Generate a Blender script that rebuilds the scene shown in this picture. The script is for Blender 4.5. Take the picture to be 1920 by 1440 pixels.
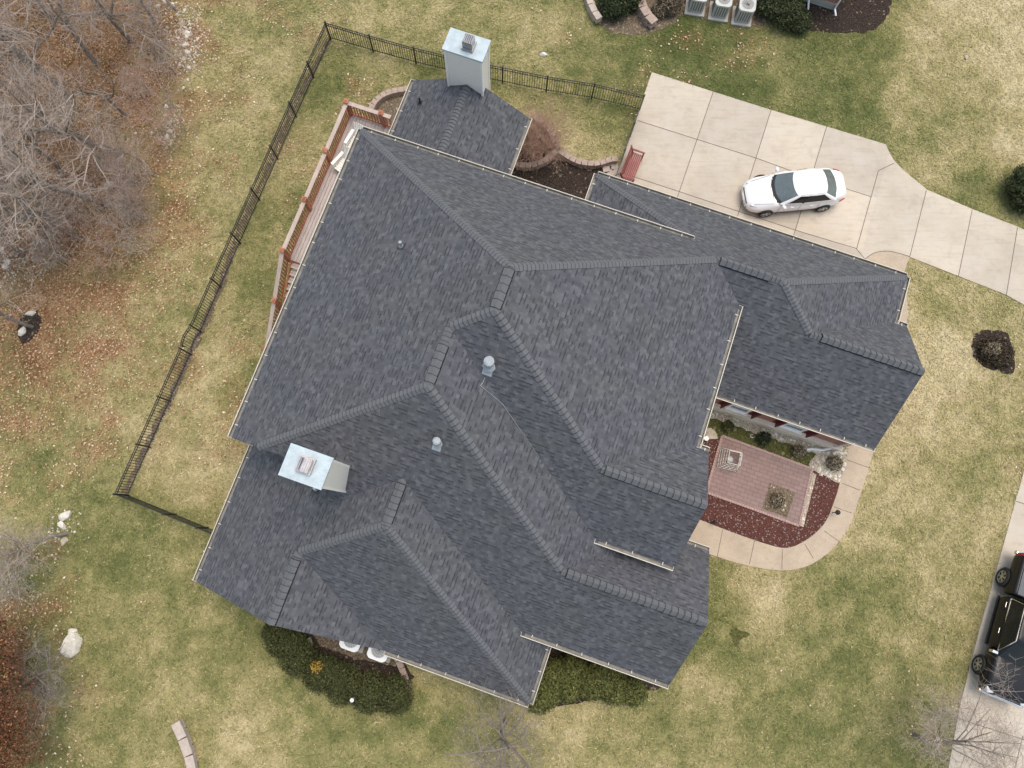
import bpy, math, random
import numpy as np
from mathutils import Matrix, Vector, Euler
for o in list(bpy.data.objects): bpy.data.objects.remove(o)
scene = bpy.context.scene
R_ = math.radians
# ------------------------------------------------------------------ camera
CAMH, F, TH, OM, ANG = 32.0, 1370.878, 0.186, -0.019, 0.338
cam_d = bpy.data.cameras.new('camera'); cam = bpy.data.objects.new('camera', cam_d)
scene.collection.objects.link(cam); scene.camera = cam
cam_d.sensor_width = 36.0; cam_d.lens = F / 1920 * 36.0; cam_d.clip_end = 2000
RC = Matrix.Rotation(TH, 4, 'X') @ Matrix.Rotation(OM, 4, 'Y')
cam.matrix_world = Matrix.Translation((0, 0, CAMH)) @ RC
scene.render.resolution_x, scene.render.resolution_y = 1024, 768
# ------------------------------------------------------------------ sky and sun
SUN_EL, SUN_AZ = R_(75), R_(40)          # azimuth clockwise from +Y (up in the picture)
w = bpy.data.worlds.new('World'); scene.world = w; w.use_nodes = True
wn = w.node_tree.nodes; wl = w.node_tree.links
bg = wn['Background']; bg.inputs['Strength'].default_value = 0.15
sky = wn.new('ShaderNodeTexSky'); sky.sky_type = 'NISHITA'; sky.sun_disc = False
sky.sun_elevation = SUN_EL; sky.sun_rotation = SUN_AZ
sky.air_density = 2.0; sky.dust_density = 4.0; sky.ozone_density = 0.3
wl.new(sky.outputs[0], bg.inputs['Color'])
sd = bpy.data.lights.new('sun', 'SUN'); sd.energy = 1.1; sd.angle = R_(36); sd.color = (1.0, 0.94, 0.86)
sun = bpy.data.objects.new('sun', sd); scene.collection.objects.link(sun)
dirv = Vector((math.sin(SUN_AZ) * math.cos(SUN_EL), math.cos(SUN_AZ) * math.cos(SUN_EL), math.sin(SUN_EL)))
sun.rotation_euler = dirv.to_track_quat('Z', 'Y').to_euler(); sun.location = (20, 20, 60)
scene.view_settings.view_transform = 'Standard'; scene.view_settings.look = 'None'
scene.view_settings.gamma = 1.0; scene.view_settings.exposure = 0.40

# ------------------------------------------------------------------ helpers
col = scene.collection
def P(px, py, z=0.0):
    """point of the place seen at a pixel of the 1920x1440 photograph, at height z"""
    d = RC.to_3x3() @ Vector(((px - 960) / F, (720 - py) / F, -1.0))
    k = (z - CAMH) / d.z
    return Vector((d.x * k, d.y * k, z))
CA, SA = math.cos(ANG), math.sin(ANG)
def H(u, v, z=0.0):                       # house axes -> world
    return Vector((u * CA - v * SA, -u * SA - v * CA, z))
def UV(p):
    return (p.x * CA - p.y * SA, -p.x * SA - p.y * CA)
def tag(o, label=None, cat=None, group=None, kind=None):
    if label: o['label'] = label
    if cat: o['category'] = cat
    if group: o['group'] = group
    if kind: o['kind'] = kind
    return o
def thing(name, loc, label, cat, group=None, rz=0.0):
    o = bpy.data.objects.new(name, None); col.objects.link(o); o.empty_display_size = .3
    o.location = loc; o.rotation_euler = (0, 0, rz)
    return tag(o, label, cat, group)
def wmat(o):
    m = Matrix.LocRotScale(o.location, o.rotation_euler, o.scale)
    return wmat(o.parent) @ m if o.parent else m
def copy_tree(o, parent=None):
    c = o.copy(); col.objects.link(c)
    if parent: c.parent = parent
    for ch in [x for x in bpy.data.objects if x.parent == o]: copy_tree(ch, c)
    return c

class MB:
    def __init__(s): s.v = []; s.f = []; s.m = []; s.uv = {}
    def vert(s, p): s.v.append(tuple(p)); return len(s.v) - 1
    def poly(s, pts, mi=0, uv=None):
        i = [s.vert(p) for p in pts]; s.f.append(i); s.m.append(mi)
        if uv: s.uv[len(s.f) - 1] = uv
    def box(s, c, d, rz=0.0, mi=0, rot=None, tap=1.0):
        M = rot if rot else Matrix.Rotation(rz, 3, 'Z')
        c = Vector(c); x, y, z = d[0] / 2, d[1] / 2, d[2] / 2
        q = [c + M @ Vector((a * x * (tap if k > 0 else 1), b * y * (tap if k > 0 else 1), k * z)) for k in (-1, 1) for a, b in ((-1, -1), (1, -1), (1, 1), (-1, 1))]
        n = len(s.v); s.v += [tuple(p) for p in q]
        for f in ((3, 2, 1, 0), (4, 5, 6, 7), (0, 1, 5, 4), (1, 2, 6, 5), (2, 3, 7, 6), (3, 0, 4, 7)):
            s.f.append([n + k for k in f]); s.m.append(mi)
    def beam(s, p, q, wd, ht, up=(0, 0, 1), mi=0):
        p, q = Vector(p), Vector(q); d = q - p; L = d.length
        if L < 1e-6: return
        x = d / L; y = Vector(up).cross(x)
        if y.length < 1e-4: y = Vector((0, 1, 0)).cross(x)
        y.normalize(); z = x.cross(y)
        s.box((p + q) / 2, (L, wd, ht), rot=Matrix((x, y, z)).transposed(), mi=mi)
    def tube(s, pts, rad, n=6, mi=0, cap=True):
        pts = [Vector(p) for p in pts]; rings = []
        if not isinstance(rad, (list, tuple)): rad = [rad] * len(pts)
        ref = None
        for i, p in enumerate(pts):
            d = (pts[min(i + 1, len(pts) - 1)] - pts[max(i - 1, 0)])
            d = d.normalized() if d.length > 1e-9 else Vector((0, 0, 1))
            if ref is None: ref = Vector((1, 0, 0)) if abs(d.x) < .8 else Vector((0, 1, 0))
            a = (ref - d * ref.dot(d)); a = a.normalized() if a.length > 1e-5 else d.orthogonal().normalized()
            ref = a; b = d.cross(a)
            rings.append([s.vert(p + (a * math.cos(t) + b * math.sin(t)) * rad[i]) for t in [2 * math.pi * k / n for k in range(n)]])
        for r0, r1 in zip(rings, rings[1:]):
            for k in range(n):
                s.f.append([r0[k], r0[(k + 1) % n], r1[(k + 1) % n], r1[k]]); s.m.append(mi)
        if cap:
            s.f.append(rings[0][::-1]); s.m.append(mi); s.f.append(rings[-1][:]); s.m.append(mi)
    def cyl(s, p, q, r0, r1=None, n=16, mi=0): s.tube([p, q], [r0, r0 if r1 is None else r1], n, mi)
    def prism(s, pts, z0, z1, mi=0, ms=None):
        """polygon (world xy) from z0 up to z1"""
        a = 0
        for i in range(len(pts)):
            p, q = pts[i], pts[(i + 1) % len(pts)]; a += p[0] * q[1] - q[0] * p[1]
        if a < 0: pts = pts[::-1]
        t = [(p[0], p[1], z1) for p in pts]; b = [(p[0], p[1], z0) for p in pts]
        s.poly(t, mi); s.poly(b[::-1], mi)
        for i in range(len(pts)):
            j = (i + 1) % len(pts); s.poly([b[i], b[j], t[j], t[i]], mi if ms is None else ms)
    def build(s, name, mats, parent=None, world=False, smooth=False, bevel=0.0):
        me = bpy.data.meshes.new(name)
        vs = s.v
        if parent is not None and world:
            mi = wmat(parent).inverted(); vs = [tuple(mi @ Vector(p)) for p in vs]
        me.from_pydata(vs, [], s.f)
        if not isinstance(mats, (list, tuple)): mats = [mats]
        for m in mats: me.materials.append(m)
        me.polygons.foreach_set('material_index', s.m)
        if s.uv:
            l = me.uv_layers.new(name='UVMap')
            for fi, uv in s.uv.items():
                pl = me.polygons[fi]
                for k, li in enumerate(pl.loop_indices): l.data[li].uv = uv[k]
        if smooth: me.polygons.foreach_set('use_smooth', [True] * len(me.polygons))
        me.update()
        o = bpy.data.objects.new(name, me); col.objects.link(o)
        if parent is not None: o.parent = parent
        if bevel:
            b = o.modifiers.new('bevel', 'BEVEL'); b.width = bevel; b.segments = 2; b.limit_method = 'ANGLE'
        return o
def scatter(name, V, Fc, mat, tint=None, parent=None):
    """V (n,k,3) separate k-gons from numpy, with one tint colour per face"""
    n, k, _ = V.shape
    me = bpy.data.meshes.new(name)
    if parent is not None:
        mi = np.array(wmat(parent).inverted()); V = V @ mi[:3, :3].T + mi[:3, 3]
    me.vertices.add(n * k); me.vertices.foreach_set('co', V.reshape(-1).astype(np.float32))
    me.loops.add(n * k); me.loops.foreach_set('vertex_index', np.arange(n * k, dtype=np.int32))
    me.polygons.add(n); me.polygons.foreach_set('loop_start', np.arange(0, n * k, k, dtype=np.int32))
    me.polygons.foreach_set('loop_total', np.full(n, k, dtype=np.int32))
    if tint is not None:
        at = me.attributes.new('tint', 'FLOAT_COLOR', 'FACE')
        c = np.ones((n, 4), np.float32); c[:, :tint.shape[1]] = tint
        at.data.foreach_set('color', c.reshape(-1))
    me.materials.append(mat); me.update(calc_edges=True); me.validate()
    o = bpy.data.objects.new(name, me); col.objects.link(o)
    if parent is not None: o.parent = parent
    return o

# ------------------------------------------------------------------ materials
class NT:
    def __init__(s, name):
        s.m = bpy.data.materials.new(name); s.m.use_nodes = True; s.t = s.m.node_tree
        s.b = s.t.nodes['Principled BSDF']
    def n(s, typ, **kw):
        x = s.t.nodes.new(typ)
        for k, v in kw.items():
            if k in ('operation', 'data_type', 'blend_type', 'noise_dimensions', 'attribute_name', 'feature', 'attribute_type', 'voronoi_dimensions', 'distance'): setattr(x, k, v)
            else: s.set(x.inputs[int(k[1:]) if k[1:].isdigit() else k], v)
        return x
    def set(s, sock, v):
        if isinstance(v, bpy.types.NodeSocket): s.t.links.new(v, sock)
        else: sock.default_value = v
    def math(s, op, a, b=0.0, c=0.0):
        x = s.t.nodes.new('ShaderNodeMath'); x.operation = op
        s.set(x.inputs[0], a); s.set(x.inputs[1], b); s.set(x.inputs[2], c); return x.outputs[0]
    def mix(s, f, a, b, mode='MIX'):
        x = s.t.nodes.new('ShaderNodeMix'); x.data_type = 'RGBA'; x.blend_type = mode
        s.set(x.inputs[0], f)
        for k, v in ((6, a), (7, b)):
            s.set(x.inputs[k], (*v, 1) if isinstance(v, tuple) and len(v) == 3 else v)
        return x.outputs[2]
    def ramp(s, f, stops):
        x = s.t.nodes.new('ShaderNodeValToRGB'); s.set(x.inputs[0], f); e = x.color_ramp.elements
        while len(e) < len(stops): e.new(.5)
        for el, (p, c) in zip(e, stops): el.position = p; el.color = (*c, 1)
        return x.outputs[0]
    def noise(s, scale, vec=None, det=3.0, rough=.55):
        x = s.t.nodes.new('ShaderNodeTexNoise'); x.inputs['Scale'].default_value = scale
        x.inputs['Detail'].default_value = det; x.inputs['Roughness'].default_value = rough
        if vec is not None: s.t.links.new(vec, x.inputs['Vector'])
        return x.outputs[0]
    def pos(s): return s.t.nodes.new('ShaderNodeNewGeometry').outputs['Position']
    def obj(s): return s.t.nodes.new('ShaderNodeTexCoord').outputs['Object']
    def white(s, a, b):
        c = s.n('ShaderNodeCombineXYZ'); s.set(c.inputs[0], a); s.set(c.inputs[1], b)
        x = s.t.nodes.new('ShaderNodeTexWhiteNoise'); x.noise_dimensions = '2D'; s.t.links.new(c.outputs[0], x.inputs['Vector'])
        return x.outputs['Value']
    def fin(s, color=None, rough=None, metal=None, bump=None, bstr=.3, bdist=.02, spec=None):
        if color is not None: s.set(s.b.inputs['Base Color'], (*color, 1) if isinstance(color, tuple) and len(color) == 3 else color)
        if rough is not None: s.set(s.b.inputs['Roughness'], rough)
        if metal is not None: s.b.inputs['Metallic'].default_value = metal
        if spec is not None: s.b.inputs['Specular IOR Level'].default_value = spec
        if bump is not None:
            x = s.t.nodes.new('ShaderNodeBump'); x.inputs['Strength'].default_value = bstr; x.inputs['Distance'].default_value = bdist
            s.t.links.new(bump, x.inputs['Height']); s.t.links.new(x.outputs[0], s.b.inputs['Normal'])
        return s.m
def pbr(name, c, rough=.7, var=.25, scale=6.0, metal=0.0, bump=0.0, spec=None, fine=40.0):
    t = NT(name); v = t.obj(); n1 = t.noise(scale, v); n2 = t.noise(fine, v, 2)
    f = t.math('ADD', t.math('MULTIPLY', n1, .6), t.math('MULTIPLY', n2, .4))
    f = t.n('ShaderNodeMapRange', Value=f, i1=.3, i2=.7).outputs[0]
    lo = tuple(x * (1 - var) for x in c); hi = tuple(min(1, x * (1 + var)) for x in c)
    return t.fin(t.mix(f, lo, hi), rough, metal, n2 if bump else None, bump, .01, spec)

def shingle_mat(name, cap=False):
    t = NT(name); uvn = t.t.nodes.new('ShaderNodeUVMap'); uvn.uv_map = 'UVMap'
    sp = t.n('ShaderNodeSeparateXYZ', Vector=uvn.outputs[0]); x, y = sp.outputs[0], sp.outputs[1]
    g = t.pos()
    yr = t.math('DIVIDE', y, .146); row = t.math('FLOOR', yr); fy = t.math('FRACT', yr)
    def cols(wid, seed):
        xx = t.math('ADD', t.math('DIVIDE', x, wid), t.math('MULTIPLY', t.white(row, seed), 9.0))
        return t.math('FLOOR', xx)
    c1, c2, c3 = cols(.17, 1.5), cols(.12, 7.5), cols(.175, 3.5)
    r1, r2, r3 = t.white(c1, row), t.white(c2, t.math('ADD', row, 37.3)), t.white(c3, t.math('ADD', row, 91.7))
    tone = t.math('ADD', t.math('MULTIPLY', r1, .55), t.math('MULTIPLY', r2, .45))
    gran = t.noise(55.0, g, 2, .7)
    tone = t.math('ADD', t.math('MULTIPLY', tone, .8), t.math('MULTIPLY', gran, .3))
    base = t.ramp(tone, [(.1, (.062, .064, .072)), (.42, (.083, .086, .096)), (.66, (.100, .103, .113)), (1.0, (.140, .143, .154))])
    big = t.noise(.55, g, 3, .5)
    tintc = t.ramp(big, [(.35, (1.0, .995, 1.03)), (.5, (1, 1, 1.01)), (.65, (1.0, 1.01, .98))])
    base = t.mix(1.0, base, tintc, 'MULTIPLY')
    # printed band, butt edge and shade painted into the colour under raised tabs
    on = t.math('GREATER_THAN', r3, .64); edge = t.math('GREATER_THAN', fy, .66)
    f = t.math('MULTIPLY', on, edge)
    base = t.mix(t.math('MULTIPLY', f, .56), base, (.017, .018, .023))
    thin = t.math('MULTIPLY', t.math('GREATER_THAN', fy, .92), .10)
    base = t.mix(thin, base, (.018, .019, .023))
    h = t.math('ADD', t.math('MULTIPLY', on, .5), t.math('MULTIPLY', t.math('SUBTRACT', 1.0, fy), .5))
    h = t.math('ADD', h, t.math('MULTIPLY', gran, .4))
    return t.fin(base, .92, bump=h, bstr=.35, bdist=.012, spec=.25)
M = {}
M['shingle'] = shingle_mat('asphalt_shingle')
M['cap'] = pbr('cap_shingle', (.126, .131, .141), .92, .14, 5, fine=60, bump=.3, spec=.25)
M['cap_dark'] = pbr('cap_edge_and_shade', (.040, .042, .049), .9, .2)  # for butt edges and the shadow line painted on each cap
M['vent_black'] = pbr('vent_plastic', (.014, .014, .016), .7, .2)
M['cream'] = pbr('cream_trim', (.54, .50, .43), .45, .10, 3)
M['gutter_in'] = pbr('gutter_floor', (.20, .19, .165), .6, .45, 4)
M['white_paint'] = pbr('white_paint', (.95, .915, .85), .5, .06, 2)
M['galv'] = pbr('galvanised_cap', (.44, .51, .54), .75, .22, 3.2, spec=.2)
M['flue'] = pbr('flue_steel', (.34, .33, .34), .35, .3, 5, metal=.7)
M['lead'] = pbr('pipe_lead', (.34, .365, .39), .7, .2, 6, spec=.2)
M['black_pvc'] = pbr('pipe_black', (.03, .03, .033), .5, .2)
def siding(name, c):
    t = NT(name); g = t.pos(); sp = t.n('ShaderNodeSeparateXYZ', Vector=g)
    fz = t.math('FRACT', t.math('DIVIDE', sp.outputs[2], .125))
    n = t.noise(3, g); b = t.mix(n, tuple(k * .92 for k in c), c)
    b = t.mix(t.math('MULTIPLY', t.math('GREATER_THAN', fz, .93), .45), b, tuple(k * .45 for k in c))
    return t.fin(b, .55, bump=fz, bstr=.5, bdist=.015)
M['siding'] = siding('lap_siding', (.95, .905, .83))
def brick_mat(name, c1, c2, mortar, sc, bw=.5, rh=.25, ms=.02, uv=False):
    t = NT(name)
    if uv: u = t.t.nodes.new('ShaderNodeUVMap'); u.uv_map = 'UVMap'; vec = u.outputs[0]
    else: vec = t.obj()
    b = t.n('ShaderNodeTexBrick', Vector=vec, Color1=(*c1, 1), Color2=(*c2, 1), Mortar=(*mortar, 1), Scale=sc)
    b.inputs['Mortar Size'].default_value = ms; b.inputs['Brick Width'].default_value = bw; b.inputs['Row Height'].default_value = rh
    n = t.noise(9, vec); c = t.mix(t.math('MULTIPLY', n, .5), b.outputs[0], (.12, .09, .08))
    n2 = t.noise(1.7, vec); c = t.mix(t.math('MULTIPLY', n2, .35), c, tuple(min(1, k * 1.35) for k in c1))
    return t.fin(c, .85, bump=b.outputs[1], bstr=-.3, bdist=.01)
M['brick'] = brick_mat('red_brick', (.42, .135, .085), (.33, .115, .08), (.45, .40, .35), 2.2, .5, .17, .02, True)
M['stone'] = pbr('limestone', (.76, .66, .52), .8, .18, 4, bump=.3)
M['maroon'] = pbr('maroon_paint', (.13, .018, .022), .5, .15)
M['glass'] = pbr('window_glass', (.05, .06, .07), .08, .2, 2)
def wood(name, c, rough=.75, sc=12.0, k=.3):
    t = NT(name); v = t.obj(); mp = t.n('ShaderNodeMapping', Vector=v); mp.inputs['Scale'].default_value = (1, .15, .15)
    n = t.noise(sc, mp.outputs[0], 4); n2 = t.noise(1.3, v)
    f = t.math('ADD', t.math('MULTIPLY', n, .6), t.math('MULTIPLY', n2, .4))
    return t.fin(t.mix(t.n('ShaderNodeMapRange', Value=f, i1=.3, i2=.7).outputs[0], tuple(x * (1 - k) for x in c), tuple(x * (1 + k) for x in c)), rough)
M['cedar'] = wood('cedar_stain', (.40, .155, .085))
M['greywood'] = wood('weathered_board', (.42, .36, .335), k=.2)
M['capwood'] = wood('faded_rail_cap', (.44, .35, .30), k=.2)
M['fence'] = pbr('black_aluminium', (.012, .012, .013), .45, .2)
M['bench'] = wood('bench_red', (.26, .075, .065))
M['chairw'] = pbr('chair_white', (.78, .77, .70), .5, .08)
M['bark'] = pbr('bark_grey', (.21, .18, .155), .95, .4, 5, bump=.4)
M['bark_pale'] = pbr('bark_pale', (.31, .265, .23), .95, .3, 3)
M['twig'] = pbr('twig_greybrown', (.38, .315, .27), .95, .3, 2)
M['twig_red'] = pbr('twig_reddish', (.36, .225, .165), .95, .3, 2)
def attr_mat(name, stops, rough=.85, trans=0.0):
    t = NT(name); a = t.n('ShaderNodeAttribute', attribute_name='tint')
    s = t.n('ShaderNodeSeparateColor', Color=a.outputs[0])
    return t.fin(t.ramp(s.outputs[0], stops), rough, spec=.2)
M['yew'] = attr_mat('evergreen_leaf', [(0, (.030, .034, .014)), (.5, (.070, .078, .028)), (.85, (.125, .130, .046)), (1, (.20, .18, .075))])
M['yew_light'] = attr_mat('evergreen_leaf_light', [(0, (.045, .050, .018)), (.5, (.125, .138, .042)), (.85, (.21, .215, .07)), (1, (.30, .27, .11))])
M['dark_leaf'] = attr_mat('dark_evergreen_leaf', [(0, (.014, .020, .010)), (.6, (.035, .048, .020)), (1, (.09, .10, .045))])
M['rust_leaf'] = attr_mat('russet_leaf', [(0, (.06, .028, .016)), (.5, (.16, .068, .034)), (.85, (.27, .125, .06)), (1, (.44, .27, .15))])
M['gold_leaf'] = attr_mat('gold_leaf', [(0, (.20, .12, .02)), (1, (.52, .33, .06))])
M['dry_leaf'] = attr_mat('dry_plant', [(0, (.05, .038, .025)), (.6, (.15, .12, .08)), (1, (.34, .29, .2))])
M['leaf'] = attr_mat('fallen_leaf', [(0, (.13, .058, .029)), (.3, (.29, .145, .072)), (.6, (.47, .31, .18)), (.88, (.66, .53, .36)), (1, (.80, .72, .58))])
def lawn_color(t):
    a = t.n('ShaderNodeAttribute', attribute_name='tint'); s = t.n('ShaderNodeSeparateColor', Color=a.outputs[0])
    st, li, rn = s.outputs[0], s.outputs[1], s.outputs[2]
    g = t.ramp(st, [(0, (.092, .110, .036)), (.3, (.165, .170, .064)), (.55, (.280, .250, .112)), (.8, (.40, .335, .178)), (1, (.50, .425, .26))])
    l = t.ramp(rn, [(0, (.13, .062, .034)), (.5, (.245, .132, .074)), (1, (.34, .21, .125))])
    return t.mix(li, g, l), rn
def lawn_mat(name, blade):
    t = NT(name); c, rn = lawn_color(t); p = t.pos()
    if blade: c = t.mix(1.0, c, t.ramp(rn, [(0, (.62, .64, .60)), (.5, (1, 1, 1)), (1, (1.4, 1.38, 1.33))]), 'MULTIPLY'); return t.fin(c, .8, spec=.15)
    n = t.noise(14, p, 5, .75); n2 = t.noise(3.2, p, 3)
    f = t.math('ADD', t.math('MULTIPLY', n, .7), t.math('MULTIPLY', n2, .3))
    c = t.mix(1.0, c, t.ramp(f, [(.33, (.55, .57, .52)), (.5, (.98, .98, .96)), (.68, (1.35, 1.3, 1.25))]), 'MULTIPLY')
    return t.fin(c, .95, bump=n, bstr=.6, bdist=.04, spec=.1)
M['lawn'] = lawn_mat('lawn', False); M['blade'] = lawn_mat('grass_blade', True)
CA, SA = math.cos(ANG), math.sin(ANG)
def concrete(name, c, sc=1.0, stain=.35, agg=0.0, slabs=False):
    t = NT(name); p = t.pos(); a = t.noise(.45 * sc, p, 4, .6); b = t.noise(2.6 * sc, p, 5, .65); d = t.noise(30, p, 3, .7)
    mp = t.n('ShaderNodeMapping', Vector=p); mp.inputs['Rotation'].default_value = (0, 0, ANG); mp.inputs['Scale'].default_value = (.6, 5, 1)
    st = t.noise(1.4, mp.outputs[0], 4, .6)
    cc = t.mix(t.n('ShaderNodeMapRange', Value=a, i1=.35, i2=.65).outputs[0], tuple(x * .90 for x in c), tuple(x * 1.06 for x in c))
    cc = t.mix(1.0, cc, t.ramp(b, [(.25, (.92, .91, .89)), (.5, (1, 1, 1)), (.75, (1.03, 1.03, 1.02))]), 'MULTIPLY')
    cc = t.mix(t.math('MULTIPLY', t.n('ShaderNodeMapRange', Value=st, i1=.52, i2=.75).outputs[0], stain), cc, tuple(x * .68 for x in c))
    if agg:
        ag = t.noise(34, p, 3, .8); cc = t.mix(agg, cc, t.mix(1.0, cc, t.ramp(ag, [(.35, (.45, .42, .40)), (.65, (1.45, 1.42, 1.38))]), 'MULTIPLY'))
    if slabs:
        sp = t.n('ShaderNodeSeparateXYZ', Vector=p); lin = lambda a, b: t.math('ADD', t.math('MULTIPLY', sp.outputs[0], a), t.math('MULTIPLY', sp.outputs[1], b))
        u, v = lin(CA, -SA), lin(-SA, -CA); iu = 0.5; iv = 0.5
        for b_ in (3.03, 5.95, 8.71, 11.9, 14.07, 16.4, 18.6): iu = t.math('ADD', t.math('GREATER_THAN', u, b_), iu)
        for b_ in (-20.04, -17.2): iv = t.math('ADD', t.math('GREATER_THAN', v, b_), iv)
        k = t.white(iu, iv); cc = t.mix(1.0, cc, t.ramp(k, [(0, (.88, .88, .89)), (1, (1.05, 1.045, 1.03))]), 'MULTIPLY')
        oil = t.noise(1.25, p, 5, .7); cc = t.mix(t.math('MULTIPLY', t.n('ShaderNodeMapRange', Value=oil, i1=.56, i2=.78).outputs[0], .55), cc, tuple(x * .55 for x in c))
        gy = t.noise(.9, t.n('ShaderNodeMapping', Vector=p).outputs[0], 3); cc = t.mix(t.math('MULTIPLY', t.n('ShaderNodeMapRange', Value=gy, i1=.5, i2=.7).outputs[0], .35), cc, (.47, .44, .40))
    return t.fin(cc, .88, bump=d, bstr=.15, bdist=.01, spec=.25)
M['drive'] = concrete('driveway_concrete', (.53, .462, .375), 1.0, .5, 0, True)
M['walk'] = concrete('aggregate_concrete', (.46, .375, .285), 2, .2, .35)
M['joint'] = pbr('joint_dark', (.13, .105, .085), .9, .3)
def mulch(name, dark, mid, light, sc=22.0, amt=.12, speck=(.5, .45, .38)):
    t = NT(name); p = t.pos(); v = t.n('ShaderNodeTexVoronoi', Vector=p, Scale=sc); n = t.noise(sc * .4, p, 4, .7); n3 = t.noise(1.5, p)
    f = t.math('ADD', t.math('MULTIPLY', v.outputs['Distance'], .6), t.math('MULTIPLY', n, .6))
    c = t.ramp(f, [(.3, dark), (.55, mid), (.85, light)])
    wv = t.n('ShaderNodeTexVoronoi', Vector=p, Scale=sc * .7); cs = t.n('ShaderNodeSeparateColor', Color=wv.outputs['Color'])
    c = t.mix(t.math('GREATER_THAN', cs.outputs[0], 1 - amt), c, speck)
    c = t.mix(t.math('MULTIPLY', n3, .3), c, dark)
    return t.fin(c, .95, bump=f, bstr=1.0, bdist=.05, spec=.1)
M['mulch'] = mulch('dark_mulch', (.016, .012, .010), (.040, .029, .024), (.085, .066, .054), 18, .03, (.22, .17, .12))
M['redmulch'] = mulch('red_mulch', (.045, .018, .015), (.11, .040, .032), (.19, .095, .075), 30, .09, (.30, .25, .23))
M['gravel'] = mulch('pale_gravel', (.22, .18, .13), (.40, .34, .25), (.60, .53, .43), 16, .15, (.72, .68, .60))
M['groundcover'] = mulch('moss_cover', (.035, .038, .012), (.088, .090, .028), (.15, .14, .06), 14, .04, (.26, .22, .12))
M['soil'] = mulch('bare_soil', (.075, .056, .038), (.15, .115, .08), (.25, .20, .14), 14, .05, (.34, .28, .2))
M['paver'] = brick_mat('pink_paver', (.285, .190, .168), (.225, .148, .132), (.11, .075, .064), 1.0, .36, .18, .012, True)
M['paver_edge'] = pbr('paver_edge', (.38, .26, .225), .85, .25, 9)
M['block'] = pbr('retaining_block', (.36, .275, .225), .9, .25, 6, bump=.5)
M['block_grey'] = pbr('retaining_block_grey', (.44, .37, .315), .9, .22, 6, bump=.5)
M['rock'] = pbr('pale_limestone_rock', (.66, .61, .53), .9, .3, 3, bump=.6)
M['rock_tan'] = pbr('tan_rock', (.46, .39, .29), .9, .3, 4, bump=.6)
M['acgrey'] = pbr('condenser_cabinet', (.42, .42, .40), .5, .12, 3)
M['aclight'] = pbr('condenser_top', (.52, .52, .49), .6, .08, 3)
M['acdark'] = pbr('condenser_fan', (.03, .032, .036), .5, .3)
M['pad'] = concrete('pad_concrete', (.42, .40, .36), 3)
M['carwhite'] = pbr('white_car_paint', (.80, .80, .79), .22, .02, 1); M['carwhite'].node_tree.nodes['Principled BSDF'].inputs['Coat Weight'].default_value = .6
M['carblack'] = pbr('black_car_paint', (.010, .010, .012), .3, .1, 1, spec=.3); M['carblack'].node_tree.nodes['Principled BSDF'].inputs['Coat Weight'].default_value = .15
M['truckglass'] = pbr('tinted_glass', (.012, .014, .015), .06, .2, 3, spec=.4)
M['carglass'] = pbr('car_glass', (.10, .125, .13), .06, .25, 3, spec=.7)
M['trim'] = pbr('black_plastic_trim', (.015, .015, .016), .55, .2)
M['tyre'] = pbr('tyre_rubber', (.018, .018, .018), .85, .2)
M['alloy'] = pbr('alloy_rim', (.58, .58, .58), .3, .1, 3, metal=.8)
M['chrome'] = pbr('chrome', (.75, .75, .76), .12, .05, 3, metal=1.0)
M['redlamp'] = pbr('red_lamp', (.42, .015, .02), .2, .1)
M['lamp'] = pbr('head_lamp', (.55, .57, .6), .12, .1)
M['interior'] = pbr('cabin_interior', (.05, .05, .052), .8, .3)
M['tonneau'] = pbr('bed_cover', (.10, .105, .115), .5, .2, 2)
M['white_plastic'] = pbr('white_plastic', (.78, .77, .75), .4, .06)
M['wire'] = pbr('wire_white', (.55, .52, .46), .5, .15)
# ------------------------------------------------------------------ lawn and ground
rng = np.random.default_rng(7); random.seed(7)
def vnoise(x, y, s, seed):
    x = np.asarray(x) * s + seed * 17.3; y = np.asarray(y) * s + seed * 7.1
    ix = np.floor(x).astype(np.int64); iy = np.floor(y).astype(np.int64); fx = x - ix; fy = y - iy
    def h(a, b):
        v = (a * 374761393 + b * 668265263 + seed * 1442695) & 0x7fffffff
        v = ((v ^ (v >> 13)) * 1274126177) & 0x7fffffff
        return ((v ^ (v >> 16)) & 0xffff) / 65535.0
    fx = fx * fx * (3 - 2 * fx); fy = fy * fy * (3 - 2 * fy)
    return (h(ix, iy) * (1 - fx) + h(ix + 1, iy) * fx) * (1 - fy) + (h(ix, iy + 1) * (1 - fx) + h(ix + 1, iy + 1) * fx) * fy
def fbm(x, y, s, seed, octs=4):
    r = 0; a = .5; t = 0
    for o in range(octs): r = r + a * vnoise(x, y, s * 2 ** o, seed + o); t += a; a *= .55
    return r / t
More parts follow.
